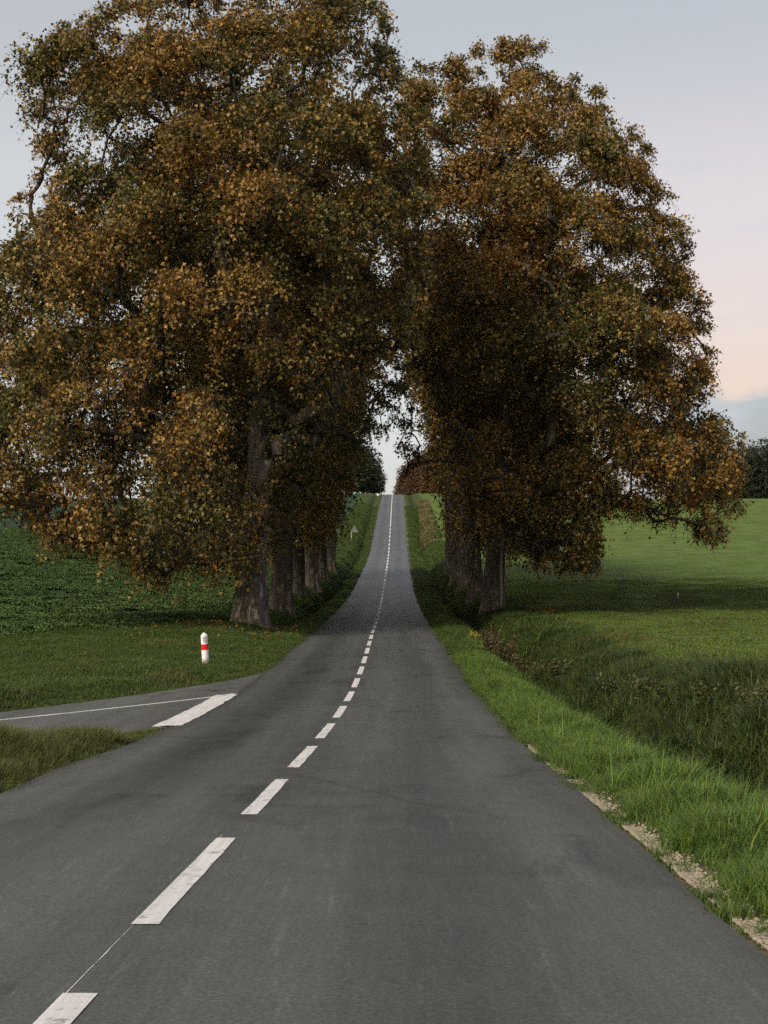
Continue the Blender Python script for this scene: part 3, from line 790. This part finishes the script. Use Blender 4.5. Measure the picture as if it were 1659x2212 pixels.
for u, yy, sc, lb in [(868, 560, .62, 'lowest and farthest rusty bush by the road on the skyline'), (878, 490, .85, 'second rusty tree from the road on the right skyline'), (893, 455, 1.1, 'third rusty tree from the road on the right skyline'), (920, 436, 1.32, 'fourth rusty tree from the road, on the right skyline'), (955, 428, 1.5, 'tallest rusty tree on the right skyline beside the avenue trunks')]:
    put(bz_ if first else copy_tree(bz_), u, yy, sc, lb, 'rusty trees on the right skyline'); first = False
first = True
for i, (u, yy, sc) in enumerate([(1500, 445, .95), (1545, 432, 1.0), (1590, 436, .93), (1622, 430, 1.0), (1655, 434, 1.02), (1700, 430, 1.0)]):
    put(wd if first else copy_tree(wd), u, yy, sc, f'dark woodland tree beyond the right field, {["hidden deepest behind the rust crown", "second behind the rust crown", "at the tip of the rust crown", "just right of the rust crown", "at the right edge of the picture", "last, cut by the right edge"][i]}', 'dark trees beyond the right field', dz=-1.0); first = False

# ------------------------------------------------------------------ roadside things
def root_at(name, x, y, dz=0):
    r = bpy.data.objects.new(name, None); col.objects.link(r); r.empty_display_size = .3
    r.location = (x, y, float(ground_z(np.array([x]), np.array([float(y)]))[0]) + dz); return r
def lathe(prof, n=20, sq=0):
    v, f = [], []
    for r_, h in prof:
        for k_ in range(n):
            a = 2*math.pi*k_/n; v.append((r_*math.cos(a), r_*math.sin(a), h))
    for i in range(len(prof)-1):
        for k_ in range(n): f.append([i*n+k_, i*n+(k_+1) % n, (i+1)*n+(k_+1) % n, (i+1)*n+k_])
    f.append([k_ for k_ in range(n)][::-1]); f.append([(len(prof)-1)*n+k_ for k_ in range(n)])
    mb = MB(); mb.add(v, f); return mb
bol = root_at('delineator_post', (446-U0)*39.5/F, 39.5)
bol.rotation_euler = (R(1), R(-3.6), R(10)); tag(bol, 'white roadside marker post with a red band and pointed top', 'marker post')
obj('post', lathe([(.098, -.25), (.096, 0), (.096, .05), (.093, .40), (.092, .425)], 20).mesh('post'), M['dirty_white'], bol)
obj('red_band', lathe([(.0935, .425), (.094, .43), (.094, .575), (.0935, .58)], 20).mesh('red_band'), M['red_reflector'], bol)
obj('top', lathe([(.092, .58), (.092, .80), (.089, .822), (.012, .886), (.004, .888)], 20).mesh('top'), M['dirty_white'], bol)
# reflector window on the post's head
mb = MB(); mb.box((-.035, -.100, .64), (.035, -.088, .78)); obj('reflector', mb.mesh('reflector'), M['galvanised'], bol)

sg = root_at('road_sign', (759-U0)*205/F, 205, 0); tag(sg, 'grey back of a triangular road sign on a thin post, far left verge', 'road sign')
mb = MB(); mb.tube([(0, 0, -.3), (0, 0, 1.45)], [.045, .045], 10); obj('post', mb.mesh('post'), M['galvanised'], sg)
mb = MB(); w, h = .47, .84
tri = [(.42-w, 1.22), (.42+w, 1.22), (.42, 1.22+h)]
mb.add([(x, -.03, z) for x, z in tri] + [(x, -.012, z) for x, z in tri], [[0, 1, 2], [5, 4, 3], [0, 3, 4, 1], [1, 4, 5, 2], [2, 5, 3, 0]])
pl = obj('triangle_plate', mb.mesh('triangle_plate'), M['sign_back'], sg)
mb = MB()
for a, b in ((0, 1), (1, 2), (2, 0)):
    mb.tube([(tri[a][0], -.045, tri[a][1]), (tri[b][0], -.045, tri[b][1])], [.03, .03], 6)
obj('rim', mb.mesh('rim'), M['sign_rim'], sg)
mb = MB(); mb.box((.385, -.075, 1.22), (.455, -.035, 1.98)); mb.box((-.04, -.06, 1.20), (.9, -.032, 1.25)); obj('stiffener', mb.mesh('stiffener'), M['sign_rim'], sg)

ms_ = root_at('milestone', (816-U0)*378/F, 378, 0); tag(ms_, 'small pale rounded marker stone on the left verge near the crest', 'milestone')
mb = MB(); mb.box((-.22, -.13, -.2), (.22, .13, .42))
obj('body', mb.mesh('body'), M['marker_cream'], ms_)
mb = MB(); n = 12; th = [math.pi*i/n for i in range(n+1)]
v = [(.22*math.cos(a), -.13, .42+.22*math.sin(a)) for a in th] + [(.22*math.cos(a), .13, .42+.22*math.sin(a)) for a in th]
mb.add(v, [list(range(n+1)), list(range(2*n+1, n, -1))] + [[i+1, i, i+n+1, i+n+2] for i in range(n)])
obj('rounded_top', mb.mesh('rounded_top'), M['marker_cream'], ms_)

stk = root_at('field_stake', (1463-U0)*88/F, 88); tag(stk, 'tiny pale stake standing alone in the right field', 'stake')
mb = MB(); mb.tube([(0, 0, -.2), (.01, 0, .30), (.015, 0, .36)], [.035, .033, .012], 7); obj('shaft', mb.mesh('shaft'), M['stake_wood'], stk)
mb = MB(); mb.tube([(.01, 0, .27), (.01, 0, .33)], [.038, .037], 7); obj('collar', mb.mesh('collar'), M['white_plastic'], stk)

# ------------------------------------------------------------------ grass, crop and weeds
lib = bpy.data.collections.new('plant_library')     # never linked to the scene: only the scatter below reads it
def blades(g, n, spread, h, w, curve=.5, seg=3, lean=.35, tip=1.25, rootdark=.55):
    """a tuft of curved grass blades as one mesh, tinted from root to tip"""
    th = g.uniform(0, 6.283, n); rr_ = spread*np.sqrt(g.random(n)); bx, by = rr_*np.cos(th), rr_*np.sin(th)
    hh = h*g.uniform(.55, 1.25, n); ww = w*g.uniform(.7, 1.3, n); a = g.uniform(0, 6.283, n)
    ln = lean*g.uniform(.1, 1.2, n); cv = curve*g.uniform(.2, 1.3, n)
    fwd = np.stack([np.cos(a), np.sin(a)], 1); sd_ = np.stack([-np.sin(a), np.cos(a)], 1)
    V, C = [], []; bc = g.uniform(.75, 1.25, (n, 1))*np.array([[1, 1, 1]]); yl = g.random(n) < .14; bc[yl] *= np.array([1.7, 1.15, .9])
    for i in range(seg+1):
        f = i/seg; x = hh*(ln*f + cv*f*f); zz = hh*(f - .35*cv*f*f); wd_ = ww*(1 - f**1.6)*.5
        for sgn in ((-1, 1) if i < seg else (0,)):
            V.append(np.stack([bx + fwd[:, 0]*x + sd_[:, 0]*wd_*sgn, by + fwd[:, 1]*x + sd_[:, 1]*wd_*sgn, zz], 1)); C.append(bc*(.9 + .1*f))
    nv = 2*seg + 1; V = np.stack(V, 1).reshape(-1, 3); C = np.stack(C, 1).reshape(-1, 3)
    loops, starts, c0 = [], [], 0
    for k_ in range(n):
        o_ = k_*nv
        for i in range(seg-1):
            loops += [o_+2*i, o_+2*i+1, o_+2*i+3, o_+2*i+2]; starts.append(c0); c0 += 4
        loops += [o_+2*(seg-1), o_+2*(seg-1)+1, o_+2*seg]; starts.append(c0); c0 += 3
    return V, loops, starts, C
def lib_grass(cname, matname, variants, seed, **kw):
    c_ = bpy.data.collections.new(cname); g = np.random.default_rng(seed)
    for i in range(variants):
        V, l, s_, C = blades(g, **kw)
        me = mesh_from(cname, V, l, s_, colors=C); me.materials.append(M[matname])
        c_.objects.link(bpy.data.objects.new(f'{cname}_{i}', me))
    return c_
def lib_rosette(cname, matname, variants, seed, nl=9, L=.20, W=.09, h=.16):
    """a young broad-leaved crop plant: arching leaves with a folded blade"""
    c_ = bpy.data.collections.new(cname); g = np.random.default_rng(seed)
    for i in range(variants):
        V, F_, C = [], [], []
        for k_ in range(nl):
            a = k_*2.4 + g.uniform(-.4, .4); l_ = L*g.uniform(.6, 1.25); w_ = W*g.uniform(.7, 1.2); up = g.uniform(.4, 1.2); tw = g.uniform(-.4, .4)
            f = np.array([math.cos(a), math.sin(a), 0]); s_ = np.array([-math.sin(a), math.cos(a), tw])
            c0 = [f*.02, f*l_*.45 + [0, 0, h*up*.75], f*l_*.85 + [0, 0, h*up*.95], f*l_*1.2 + [0, 0, h*up*.7]]
            ws = [.006, w_*.5, w_*.48, .006]; b0 = len(V)
            for p_, q_ in zip(c0, ws):
                V += [p_ - s_*q_ + [0, 0, q_*.35], p_, p_ + s_*q_ + [0, 0, q_*.35]]; C += [(1, 1, 1)]*3
            for r_ in range(3):
                o_ = b0 + r_*3; F_ += [[o_, o_+1, o_+4, o_+3], [o_+1, o_+2, o_+5, o_+4]]
        C = np.array(C)*np.repeat(g.uniform(.7, 1.35, nl), 12)[:, None]
        me = mesh_quads(cname, np.array(V), F_, smooth=True, colors=C); me.materials.append(M[matname])
        c_.objects.link(bpy.data.objects.new(f'{cname}_{i}', me))
    return c_
def scatter(name, coll, x, y, sc, g, label, cat, tilt=.12, dz=0.0):
    z = ground_z(x, y) + dz
    me = bpy.data.meshes.new(name); n = len(x)
    me.vertices.add(n); me.vertices.foreach_set('co', np.stack([x, y, z], 1).astype(np.float32).ravel())
    a = me.attributes.new('turn', 'FLOAT_VECTOR', 'POINT')
    a.data.foreach_set('vector', np.stack([g.normal(0, tilt, n), g.normal(0, tilt, n), g.uniform(0, 6.283, n)], 1).astype(np.float32).ravel())
    a = me.attributes.new('size', 'FLOAT', 'POINT'); a.data.foreach_set('value', sc.astype(np.float32))
    me.update()
    o = obj(name, me); tag(o, label, cat, kind='stuff')
    ng = bpy.data.node_groups.new(name, 'GeometryNodeTree'); ng.is_modifier = True
    ng.interface.new_socket('Geometry', in_out='INPUT', socket_type='NodeSocketGeometry'); ng.interface.new_socket('Geometry', in_out='OUTPUT', socket_type='NodeSocketGeometry')
    i_, o_ = N(ng, 'NodeGroupInput'), N(ng, 'NodeGroupOutput')
    ip = N(ng, 'GeometryNodeInstanceOnPoints'); ci = N(ng, 'GeometryNodeCollectionInfo'); ci.inputs[0].default_value = coll; ci.inputs[1].default_value = True; ci.inputs[2].default_value = True
    na = N(ng, 'GeometryNodeInputNamedAttribute', data_type='FLOAT_VECTOR'); na.inputs[0].default_value = 'turn'
    nb = N(ng, 'GeometryNodeInputNamedAttribute', data_type='FLOAT'); nb.inputs[0].default_value = 'size'
    L_ = ng.links.new
    L_(i_.outputs[0], ip.inputs['Points']); L_(ci.outputs[0], ip.inputs['Instance']); ip.inputs['Pick Instance'].default_value = True
    rv = N(ng, 'FunctionNodeRandomValue', data_type='INT'); rv.inputs['Min'].default_value = 0; rv.inputs['Max'].default_value = len(coll.objects)-1
    L_([s for s in rv.outputs if s.type == 'INT' and s.enabled][0], ip.inputs['Instance Index'])
    er_ = N(ng, 'FunctionNodeEulerToRotation'); L_(na.outputs[0], er_.inputs[0]); L_(er_.outputs[0], ip.inputs['Rotation'])
    L_(nb.outputs[0], ip.inputs['Scale']); L_(ip.outputs[0], o_.inputs[0])
    md = o.modifiers.new('scatter', 'NODES'); md.node_group = ng
    return o
def sown(g, n, s0, s1, y0, y1, power=1.0):
    y = y0 + (y1-y0)*g.random(n)**power; s = g.uniform(s0, s1, n) if np.isscalar(s0) else s0(y) + (s1(y)-s0(y))*g.random(n)
    return s + road_c(y), y
def in_view(x, y, m=1.15): return (np.abs(x) < (U0/F)*m*np.maximum(y, 0) + 1.2)

g = np.random.default_rng(77)
G_lush = lib_grass('lush_tuft', 'lush_grass', 7, 1, n=30, spread=.10, h=.17, w=.0075, curve=.7, lean=.45)
G_verge = lib_grass('verge_tuft', 'verge_grass_mat', 6, 2, n=30, spread=.14, h=.085, w=.009, curve=.6, lean=.5)
G_tall = lib_grass('tall_tuft', 'dry_grass_mat', 6, 3, n=26, spread=.12, h=.30, w=.008, curve=.7, lean=.4)
G_ditch = lib_grass('ditch_tuft', 'ditch_grass_mat', 6, 4, n=30, spread=.20, h=.20, w=.011, curve=1.0, lean=.7)
G_field = lib_grass('field_tuft', 'field_grass_mat', 6, 5, n=30, spread=.22, h=.075, w=.012, curve=.6, lean=.6)
G_far = lib_grass('far_tuft', 'verge_grass_mat', 6, 6, n=34, spread=.45, h=.26, w=.030, curve=.7, lean=.5)
G_fard = lib_grass('far_dry_tuft', 'dead_grass_mat', 5, 7, n=34, spread=.45, h=.34, w=.030, curve=.7, lean=.5)
G_short_dry = lib_grass('short_dry_tuft', 'dry_grass_mat', 5, 21, n=24, spread=.16, h=.09, w=.009, curve=.6, lean=.5)
G_stalk = lib_grass('stalk_tuft', 'lush_grass', 6, 22, n=7, spread=.08, h=.36, w=.009, curve=.9, lean=.4, seg=4)
R_crop = lib_rosette('crop_rosette', 'crop_leaf', 7, 8)

def patch(x, y, lo, hi, k=.5, seed=0): return lo + (hi-lo)*np.clip(.5 + .5*snoise(np.stack([x, y], 1)*k, seed), 0, 1)
# right verge, close and lush
x, y = sown(g, 15000, lambda y: edge_r(y)+.02, lambda y: 4.35+0*y, 4.5, 48, 1.5)
ok = in_view(x, y); x, y = x[ok], y[ok]
r = x - road_c(y) - edge_r(y)
sc = patch(x, y, .55, 1.5, 1.3, 5)*np.interp(r, [0, .25, .6, 2], [.38, .6, 1.0, 1.1])
ok = (r > np.where(y < 16, .22, .12)) | (g.random(len(x)) < .22)
scatter('right_verge_grass', G_lush, x[ok], y[ok], sc[ok], g, 'lush bright grass on the verge along the right road edge', 'grass')
# right ditch and bank
x, y = sown(g, 11500, 4.0, 6.7, 9, 84, 1.35); ok = in_view(x, y); x, y = x[ok], y[ok]
scatter('ditch_grass', G_ditch, x, y, patch(x, y, .6, 1.6, .9, 6), g, 'rough dark grass in the ditch and bank on the right', 'grass')
x, y = sown(g, 2600, 5.0, 8.0, 10, 70, 1.3); ok = in_view(x, y) & (snoise(np.stack([x, y], 1)*.55, 9) > .15); x, y = x[ok], y[ok]
scatter('bank_dry_grass', G_tall, x, y, g.uniform(.6, 1.15, len(x)), g, 'tawny tall grass on the bank behind the right ditch', 'grass')
# island of tall grass between the roads
x = g.uniform(-9, -3.2, 16000); y = g.uniform(9.5, 23, 16000)
ok = (x - road_c(y) < edge_l(y)-.03) & (side_sd(x, y) > .05) & in_view(x, y, 1.25); 
ok &= (y < np.interp(x, near_e[::-1, 0], near_e[::-1, 1])); x, y = x[ok], y[ok]
e = np.minimum(edge_l(y) - (x - road_c(y)), side_sd(x, y))
scatter('island_grass', G_tall, x, y, patch(x, y, .45, 1.05, 1.4, 8)*np.interp(e, [0, .3, .9], [.35, .7, 1.0]), g, 'tall tawny grass on the corner between the two roads', 'grass')
# mown verge on the left behind the side road
x = g.uniform(-17, -2.6, 60000); y = g.uniform(22, 72, 60000); s = x - road_c(y)
ok = (s < edge_l(y)-.03) & (side_sd(x, y) > .04) & in_view(x, y) & (s > field_edge(y)-.6) & (y > np.interp(x, far_e[::-1, 0], far_e[::-1, 1]))
x, y = x[ok], y[ok]
scatter('left_verge_grass', G_verge, x, y, patch(x, y, .6, 1.5, .8, 10), g, 'short mown grass behind the marker post on the left', 'grass')
yy_ = g.uniform(5, 75, 9000); kk_ = g.random(9000) < .5
s_ = np.where(kk_, edge_r(yy_), edge_l(yy_)) + np.where(kk_, 1, -1)*g.normal(.03, .05, 9000)
x, y = s_ + road_c(yy_), yy_
ok = in_view(x, y) & (snoise(np.stack([x, y], 1)*1.9, 31) > -.1) & (kk_ | (side_sd(x, y) > .1)); x, y = x[ok], y[ok]
scatter('edge_grass', G_verge, x, y, g.uniform(.35, .9, len(x)), g, 'small tufts creeping over the edges of the asphalt', 'grass', dz=.01)
qq = resample(far_e[1:7], 2600); x = qq[:, 0] - np.abs(g.normal(-.01, .06, 2600)); y = qq[:, 1]
ok = (x - road_c(y) < edge_l(y)) & in_view(x, y) & (snoise(np.stack([x, y], 1)*1.7, 33) > -.2)
scatter('side_edge_grass', G_verge, x[ok], y[ok], g.uniform(.35, .9, ok.sum()), g, 'small tufts creeping over the far edge of the side road', 'grass', dz=.01)
x = g.uniform(-17, -2.6, 26000); y = g.uniform(24, 72, 26000); s = x - road_c(y)
ok = (s < edge_l(y)-.1) & (side_sd(x, y) > .15) & in_view(x, y) & (s > field_edge(y)-.3) & (y > np.interp(x, far_e[::-1, 0], far_e[::-1, 1])) & (snoise(np.stack([x*.8, y*.45], 1), 35) > .5)
scatter('left_verge_dry_grass', G_short_dry, x[ok], y[ok], g.uniform(.7, 1.5, ok.sum()), g, 'paler yellowish patches in the mown grass on the left', 'grass')
x = g.uniform(6, 30, 20000); y = 20 + 75*g.random(20000)**1.2; s = x - road_c(y)
ok = in_view(x, y) & (s > 6.8) & (snoise(np.stack([x*.35, y*.30], 1), 37) > .35)
scatter('field_dry_grass', G_short_dry, x[ok], y[ok], g.uniform(.8, 1.7, ok.sum()), g, 'pale dry patches in the grass of the right-hand field', 'grass')
# longer blades and stalks standing out of the right verge
x, y = sown(g, 1500, lambda y: edge_r(y)+.35, lambda y: 4.3+0*y, 6, 40, 1.4); ok = in_view(x, y) & (snoise(np.stack([x, y], 1)*1.2, 39) > 0)
scatter('verge_stalks', G_stalk, x[ok], y[ok], g.uniform(.6, 1.2, ok.sum()), g, 'long blades and stalks standing out of the right verge', 'grass')
# verges of the avenue and the hill beyond
for nm, a, b, y0, y1, n, cc, lb in [('left_avenue_grass', lambda y: field_edge(y), lambda y: edge_l(y)-.1, 64, 300, 15000, G_far, 'grass on the left verge along the avenue and hill'),
                                    ('right_avenue_grass', lambda y: edge_r(y)+.1, lambda y: 7.6+0*y, 46, 300, 16000, G_far, 'grass on the right verge along the avenue and hill')]:
    x, y = sown(g, n, a, b, y0, y1, 1.5); r = np.abs(x - road_c(y)) - 2.5
    scatter(nm, cc, x, y, patch(x, y, .4, 1.0, .5, 12)*np.interp(r, [0, .5, 1.2], [.4, .75, 1.0]), g, lb, 'grass')
x, y = sown(g, 700, lambda y: 5.2+(y-250)*.012, lambda y: 7.0+(y-250)*.012, 205, 320)
scatter('dead_grass_strip', G_fard, x, y, g.uniform(.7, 1.3, len(x)), g, 'strip of dead pale grass on the far right bank', 'grass')
# right-hand field
x = g.uniform(6, 34, 60000); y = 17 + 103*g.random(60000)**1.2; s = x - road_c(y)
ok = in_view(x, y) & (s > 6.3)
for ya, bend in ((46, .012), (58, .010), (70, .006)): ok &= (np.abs(y - (ya + bend*(s-9)**2*.5 - .25*(s-9))) > .42) | (g.random(len(x)) < .2)
x, y = x[ok], y[ok]
scatter('field_grass', G_field, x, y, patch(x, y, .5, 1.3, .5, 14), g, 'short green grass of the right-hand field', 'grass')
# left-hand crop
x = g.uniform(-62, -6, 125000); y = 40 + 170*g.random(125000)**1.25; s = x - road_c(y)
ok = in_view(x, y) & (s < field_edge(y) + .15)
rw = (y - 1.05*x)/1.45; rq = np.round(rw/.75)*.75 + g.normal(0, .14, len(x)) - rw      # drilled in rows
x = x - rq*.72; y = y + rq*.69
tram = (y - 60) - 1.05*(x + 14)                      # tractor wheelings run slantwise through the crop
ph = np.mod(tram, 30.0); ok &= ~(((ph > 2) & (ph < 2.75)) | ((ph > 4.6) & (ph < 5.35)))
ok &= (snoise(np.stack([x, y], 1)*.5, 15) > -1.0)
x, y = x[ok], y[ok]
scatter('left_crop', R_crop, x, y, patch(x, y, .65, 1.15, .4, 16)*np.interp(y, [40, 120, 210], [1, 1.25, 1.7]), g, 'dark leafy crop covering the field on the left', 'crop')

# weeds: brown seeded docks, leafy green ones and a yellow-flowered one, each a plant of its own
def weed(g, n_st, h, leafc, seedc, spread, leaf=.06, flower=None):
    V, L_, S_, C = [], [], [], []; mb = MB(); pos = []; cl_ = []
    for k_ in range(n_st):
        a = g.uniform(0, 6.28); hh = h*g.uniform(.6, 1.1); sp = spread*g.uniform(.3, 1.0)
        pts = [np.array([math.cos(a)*sp*f**1.2*hh/h + .04*math.cos(a*3), math.sin(a)*sp*f**1.2*hh/h + .04*math.sin(a*2), hh*f]) for f in np.linspace(0, 1, 5)]
        mb.tube(pts, [.007, .006, .005, .004, .002], 4, cap=False)
        m_ = 46
        f = g.random(m_); base_ = np.stack([np.interp(f*4, range(5), [p_[i] for p_ in pts]) for i in range(3)], 1)
        base_ += g.normal(0, .035 + .03*(1-f[:, None]), (m_, 3)); pos.append(base_)
        cc = np.where((f > .55)[:, None], np.array(seedc), np.array(leafc))*g.uniform(.6, 1.4, (m_, 1)); cl_.append(cc)
    pos = np.concatenate(pos); pos[:, 2] = np.maximum(pos[:, 2], .02); cl_ = np.concatenate(cl_)
    lm = leaves_mesh('leaves', pos, g.uniform(.6, 1.3, len(pos))*leaf, cl_, LEAF4, g, None, -.2)
    return mb.mesh('stems'), lm
def place_weed(parts, x, y, sc, label, flower=None):
    r = root_at('weed_plant', x, y); r.scale = (sc, sc, sc); r.rotation_euler = (0, 0, random.uniform(0, 6.28))
    obj('stems', parts[0], M['limb_bark'], r); tag(obj('leaves', parts[1], None, r), kind='stuff')
    tag(r, label, 'weed', 'weeds along the right ditch'); return r
gw = np.random.default_rng(91)
W_brown = [weed(gw, 22, .95, (.046, .048, .018), (.082, .058, .028), .55) for _ in range(2)]
W_green = [weed(gw, 24, .60, (.046, .062, .018), (.066, .076, .024), .60) for _ in range(2)]
W_yel = weed(gw, 26, .60, (.085, .105, .030), (.30, .25, .035), .55, .05)
BRN = 'brown seeded weed clump in the right ditch bank'
spots = [(1056, 1440, 46, 'b', .95, 'left one of the brown weed clumps beside the road past the verge'), (1090, 1450, 43.5, 'b', 1.1, 'tallest brown weed clump beside the road past the verge'), (1128, 1455, 43, 'b', .9, 'right one of the brown weed clumps beside the road past the verge'),
         (1165, 1462, 41, 'g', .9, 'green weed clump just right of the brown clumps'), (1210, 1480, 38, 'g', 1.0, 'green weed clump two places right of the brown clumps'),
         (1390, 1545, 26.5, 'g', .8, 'dark weed clump halfway along the near ditch, right of the first'), (1440, 1560, 24.5, 'g', .6, 'smaller dark weed clump right of the two halfway along the ditch'), (1330, 1525, 29, 'g', .8, 'green weed clump halfway along the near ditch'),
         (1530, 1590, 21.5, 'g', .7, 'green weed clump near the right edge above the ditch'), (1610, 1600, 20, 'g', .6, 'small weed clump close to the right edge above the ditch'), (1650, 1640, 18.5, 'g', .7, 'green weed clump cut by the right edge of the picture'),
         (1022, 1392, 54, 'y', .62, 'yellow-flowered weed clump by the road before the right row')]
cnt = {'b': 0, 'g': 0}
for u, v_, yy, kd, sc, lb in spots:
    parts = W_yel if kd == 'y' else (W_brown if kd == 'b' else W_green)[cnt[kd] % 2]
    if kd != 'y': cnt[kd] += 1
    place_weed(parts, (u-U0)*yy/F, yy, sc, lb)

# pale limestone chippings spilled along the right road edge
gs = np.random.default_rng(55); V, Q = [], []; nst = 0
cube = np.array([(-1,-1,-.6),(1,-1,-.6),(1,1,-.6),(-1,1,-.6),(-.7,-.7,.6),(.7,-.7,.6),(.7,.7,.6),(-.7,.7,.6)])
cq = np.array([[3,2,1,0],[4,5,6,7],[0,1,5,4],[1,2,6,5],[2,3,7,6],[3,0,4,7]])
for (yc, ln, wd_, n_) in ((6.0, 1.5, .11, 900), (7.7, 1.3, .09, 500), (9.0, 1.2, .11, 600), (10.4, 1.3, .07, 420), (12.0, 1.4, .06, 500), (14.5, 2.0, .05, 420), (18, 3.0, .05, 300), (6.5, 7, .25, 350), (10, 6, .10, 2600)):
    yy = yc + gs.normal(0, ln*.45, n_); s_ = edge_r(yy) + .05 + np.abs(gs.normal(0, wd_*.55, n_)); xx = s_ + road_c(yy)
    zz = np.maximum(ground_z(xx, yy), road_z(yy) - .03) + .012; sz = gs.uniform(.004, .013, n_)
    for i in range(n_):
        a = gs.uniform(0, 6.28); c_, s2 = math.cos(a), math.sin(a); v = cube*gs.uniform(.7, 1.3, (8, 3))*sz[i]
        v = np.stack([v[:, 0]*c_ - v[:, 1]*s2, v[:, 0]*s2 + v[:, 1]*c_, v[:, 2]], 1) + (xx[i], yy[i], zz[i])
        V.append(v); Q.append(cq + nst*8); nst += 1
gr = obj('edge_gravel', mesh_quads('edge_gravel', np.concatenate(V), np.concatenate(Q)), M['pale_stone']); tag(gr, 'pale stone chippings spilled along the right road edge', 'gravel', kind='stuff')

# leaf litter under the trees and on the verge
gl = np.random.default_rng(66); n_ = 1700
x = np.concatenate([gl.normal(xL, 3.2, n_//2), gl.normal(xR, 3.0, n_//2)]); y = np.concatenate([gl.normal(yL, 4, n_//2), gl.normal(yR_, 4, n_//2)])
s = x - road_c(y); ok = ((s < edge_l(y)-.1) | (s > edge_r(y)+.1)) & (np.abs(s) < 9); x, y = x[ok], y[ok]
p = np.stack([x, y, ground_z(x, y) + .07], 1)
me = leaves_mesh('fallen_leaves', p, gl.uniform(.08, .16, len(p)), leaf_colors(p, gl, .5, 3), LEAF5, gl, None, 0)
tag(obj('fallen_leaves', me), 'fallen brown leaves scattered in the grass under the front trees', 'leaves', kind='stuff')
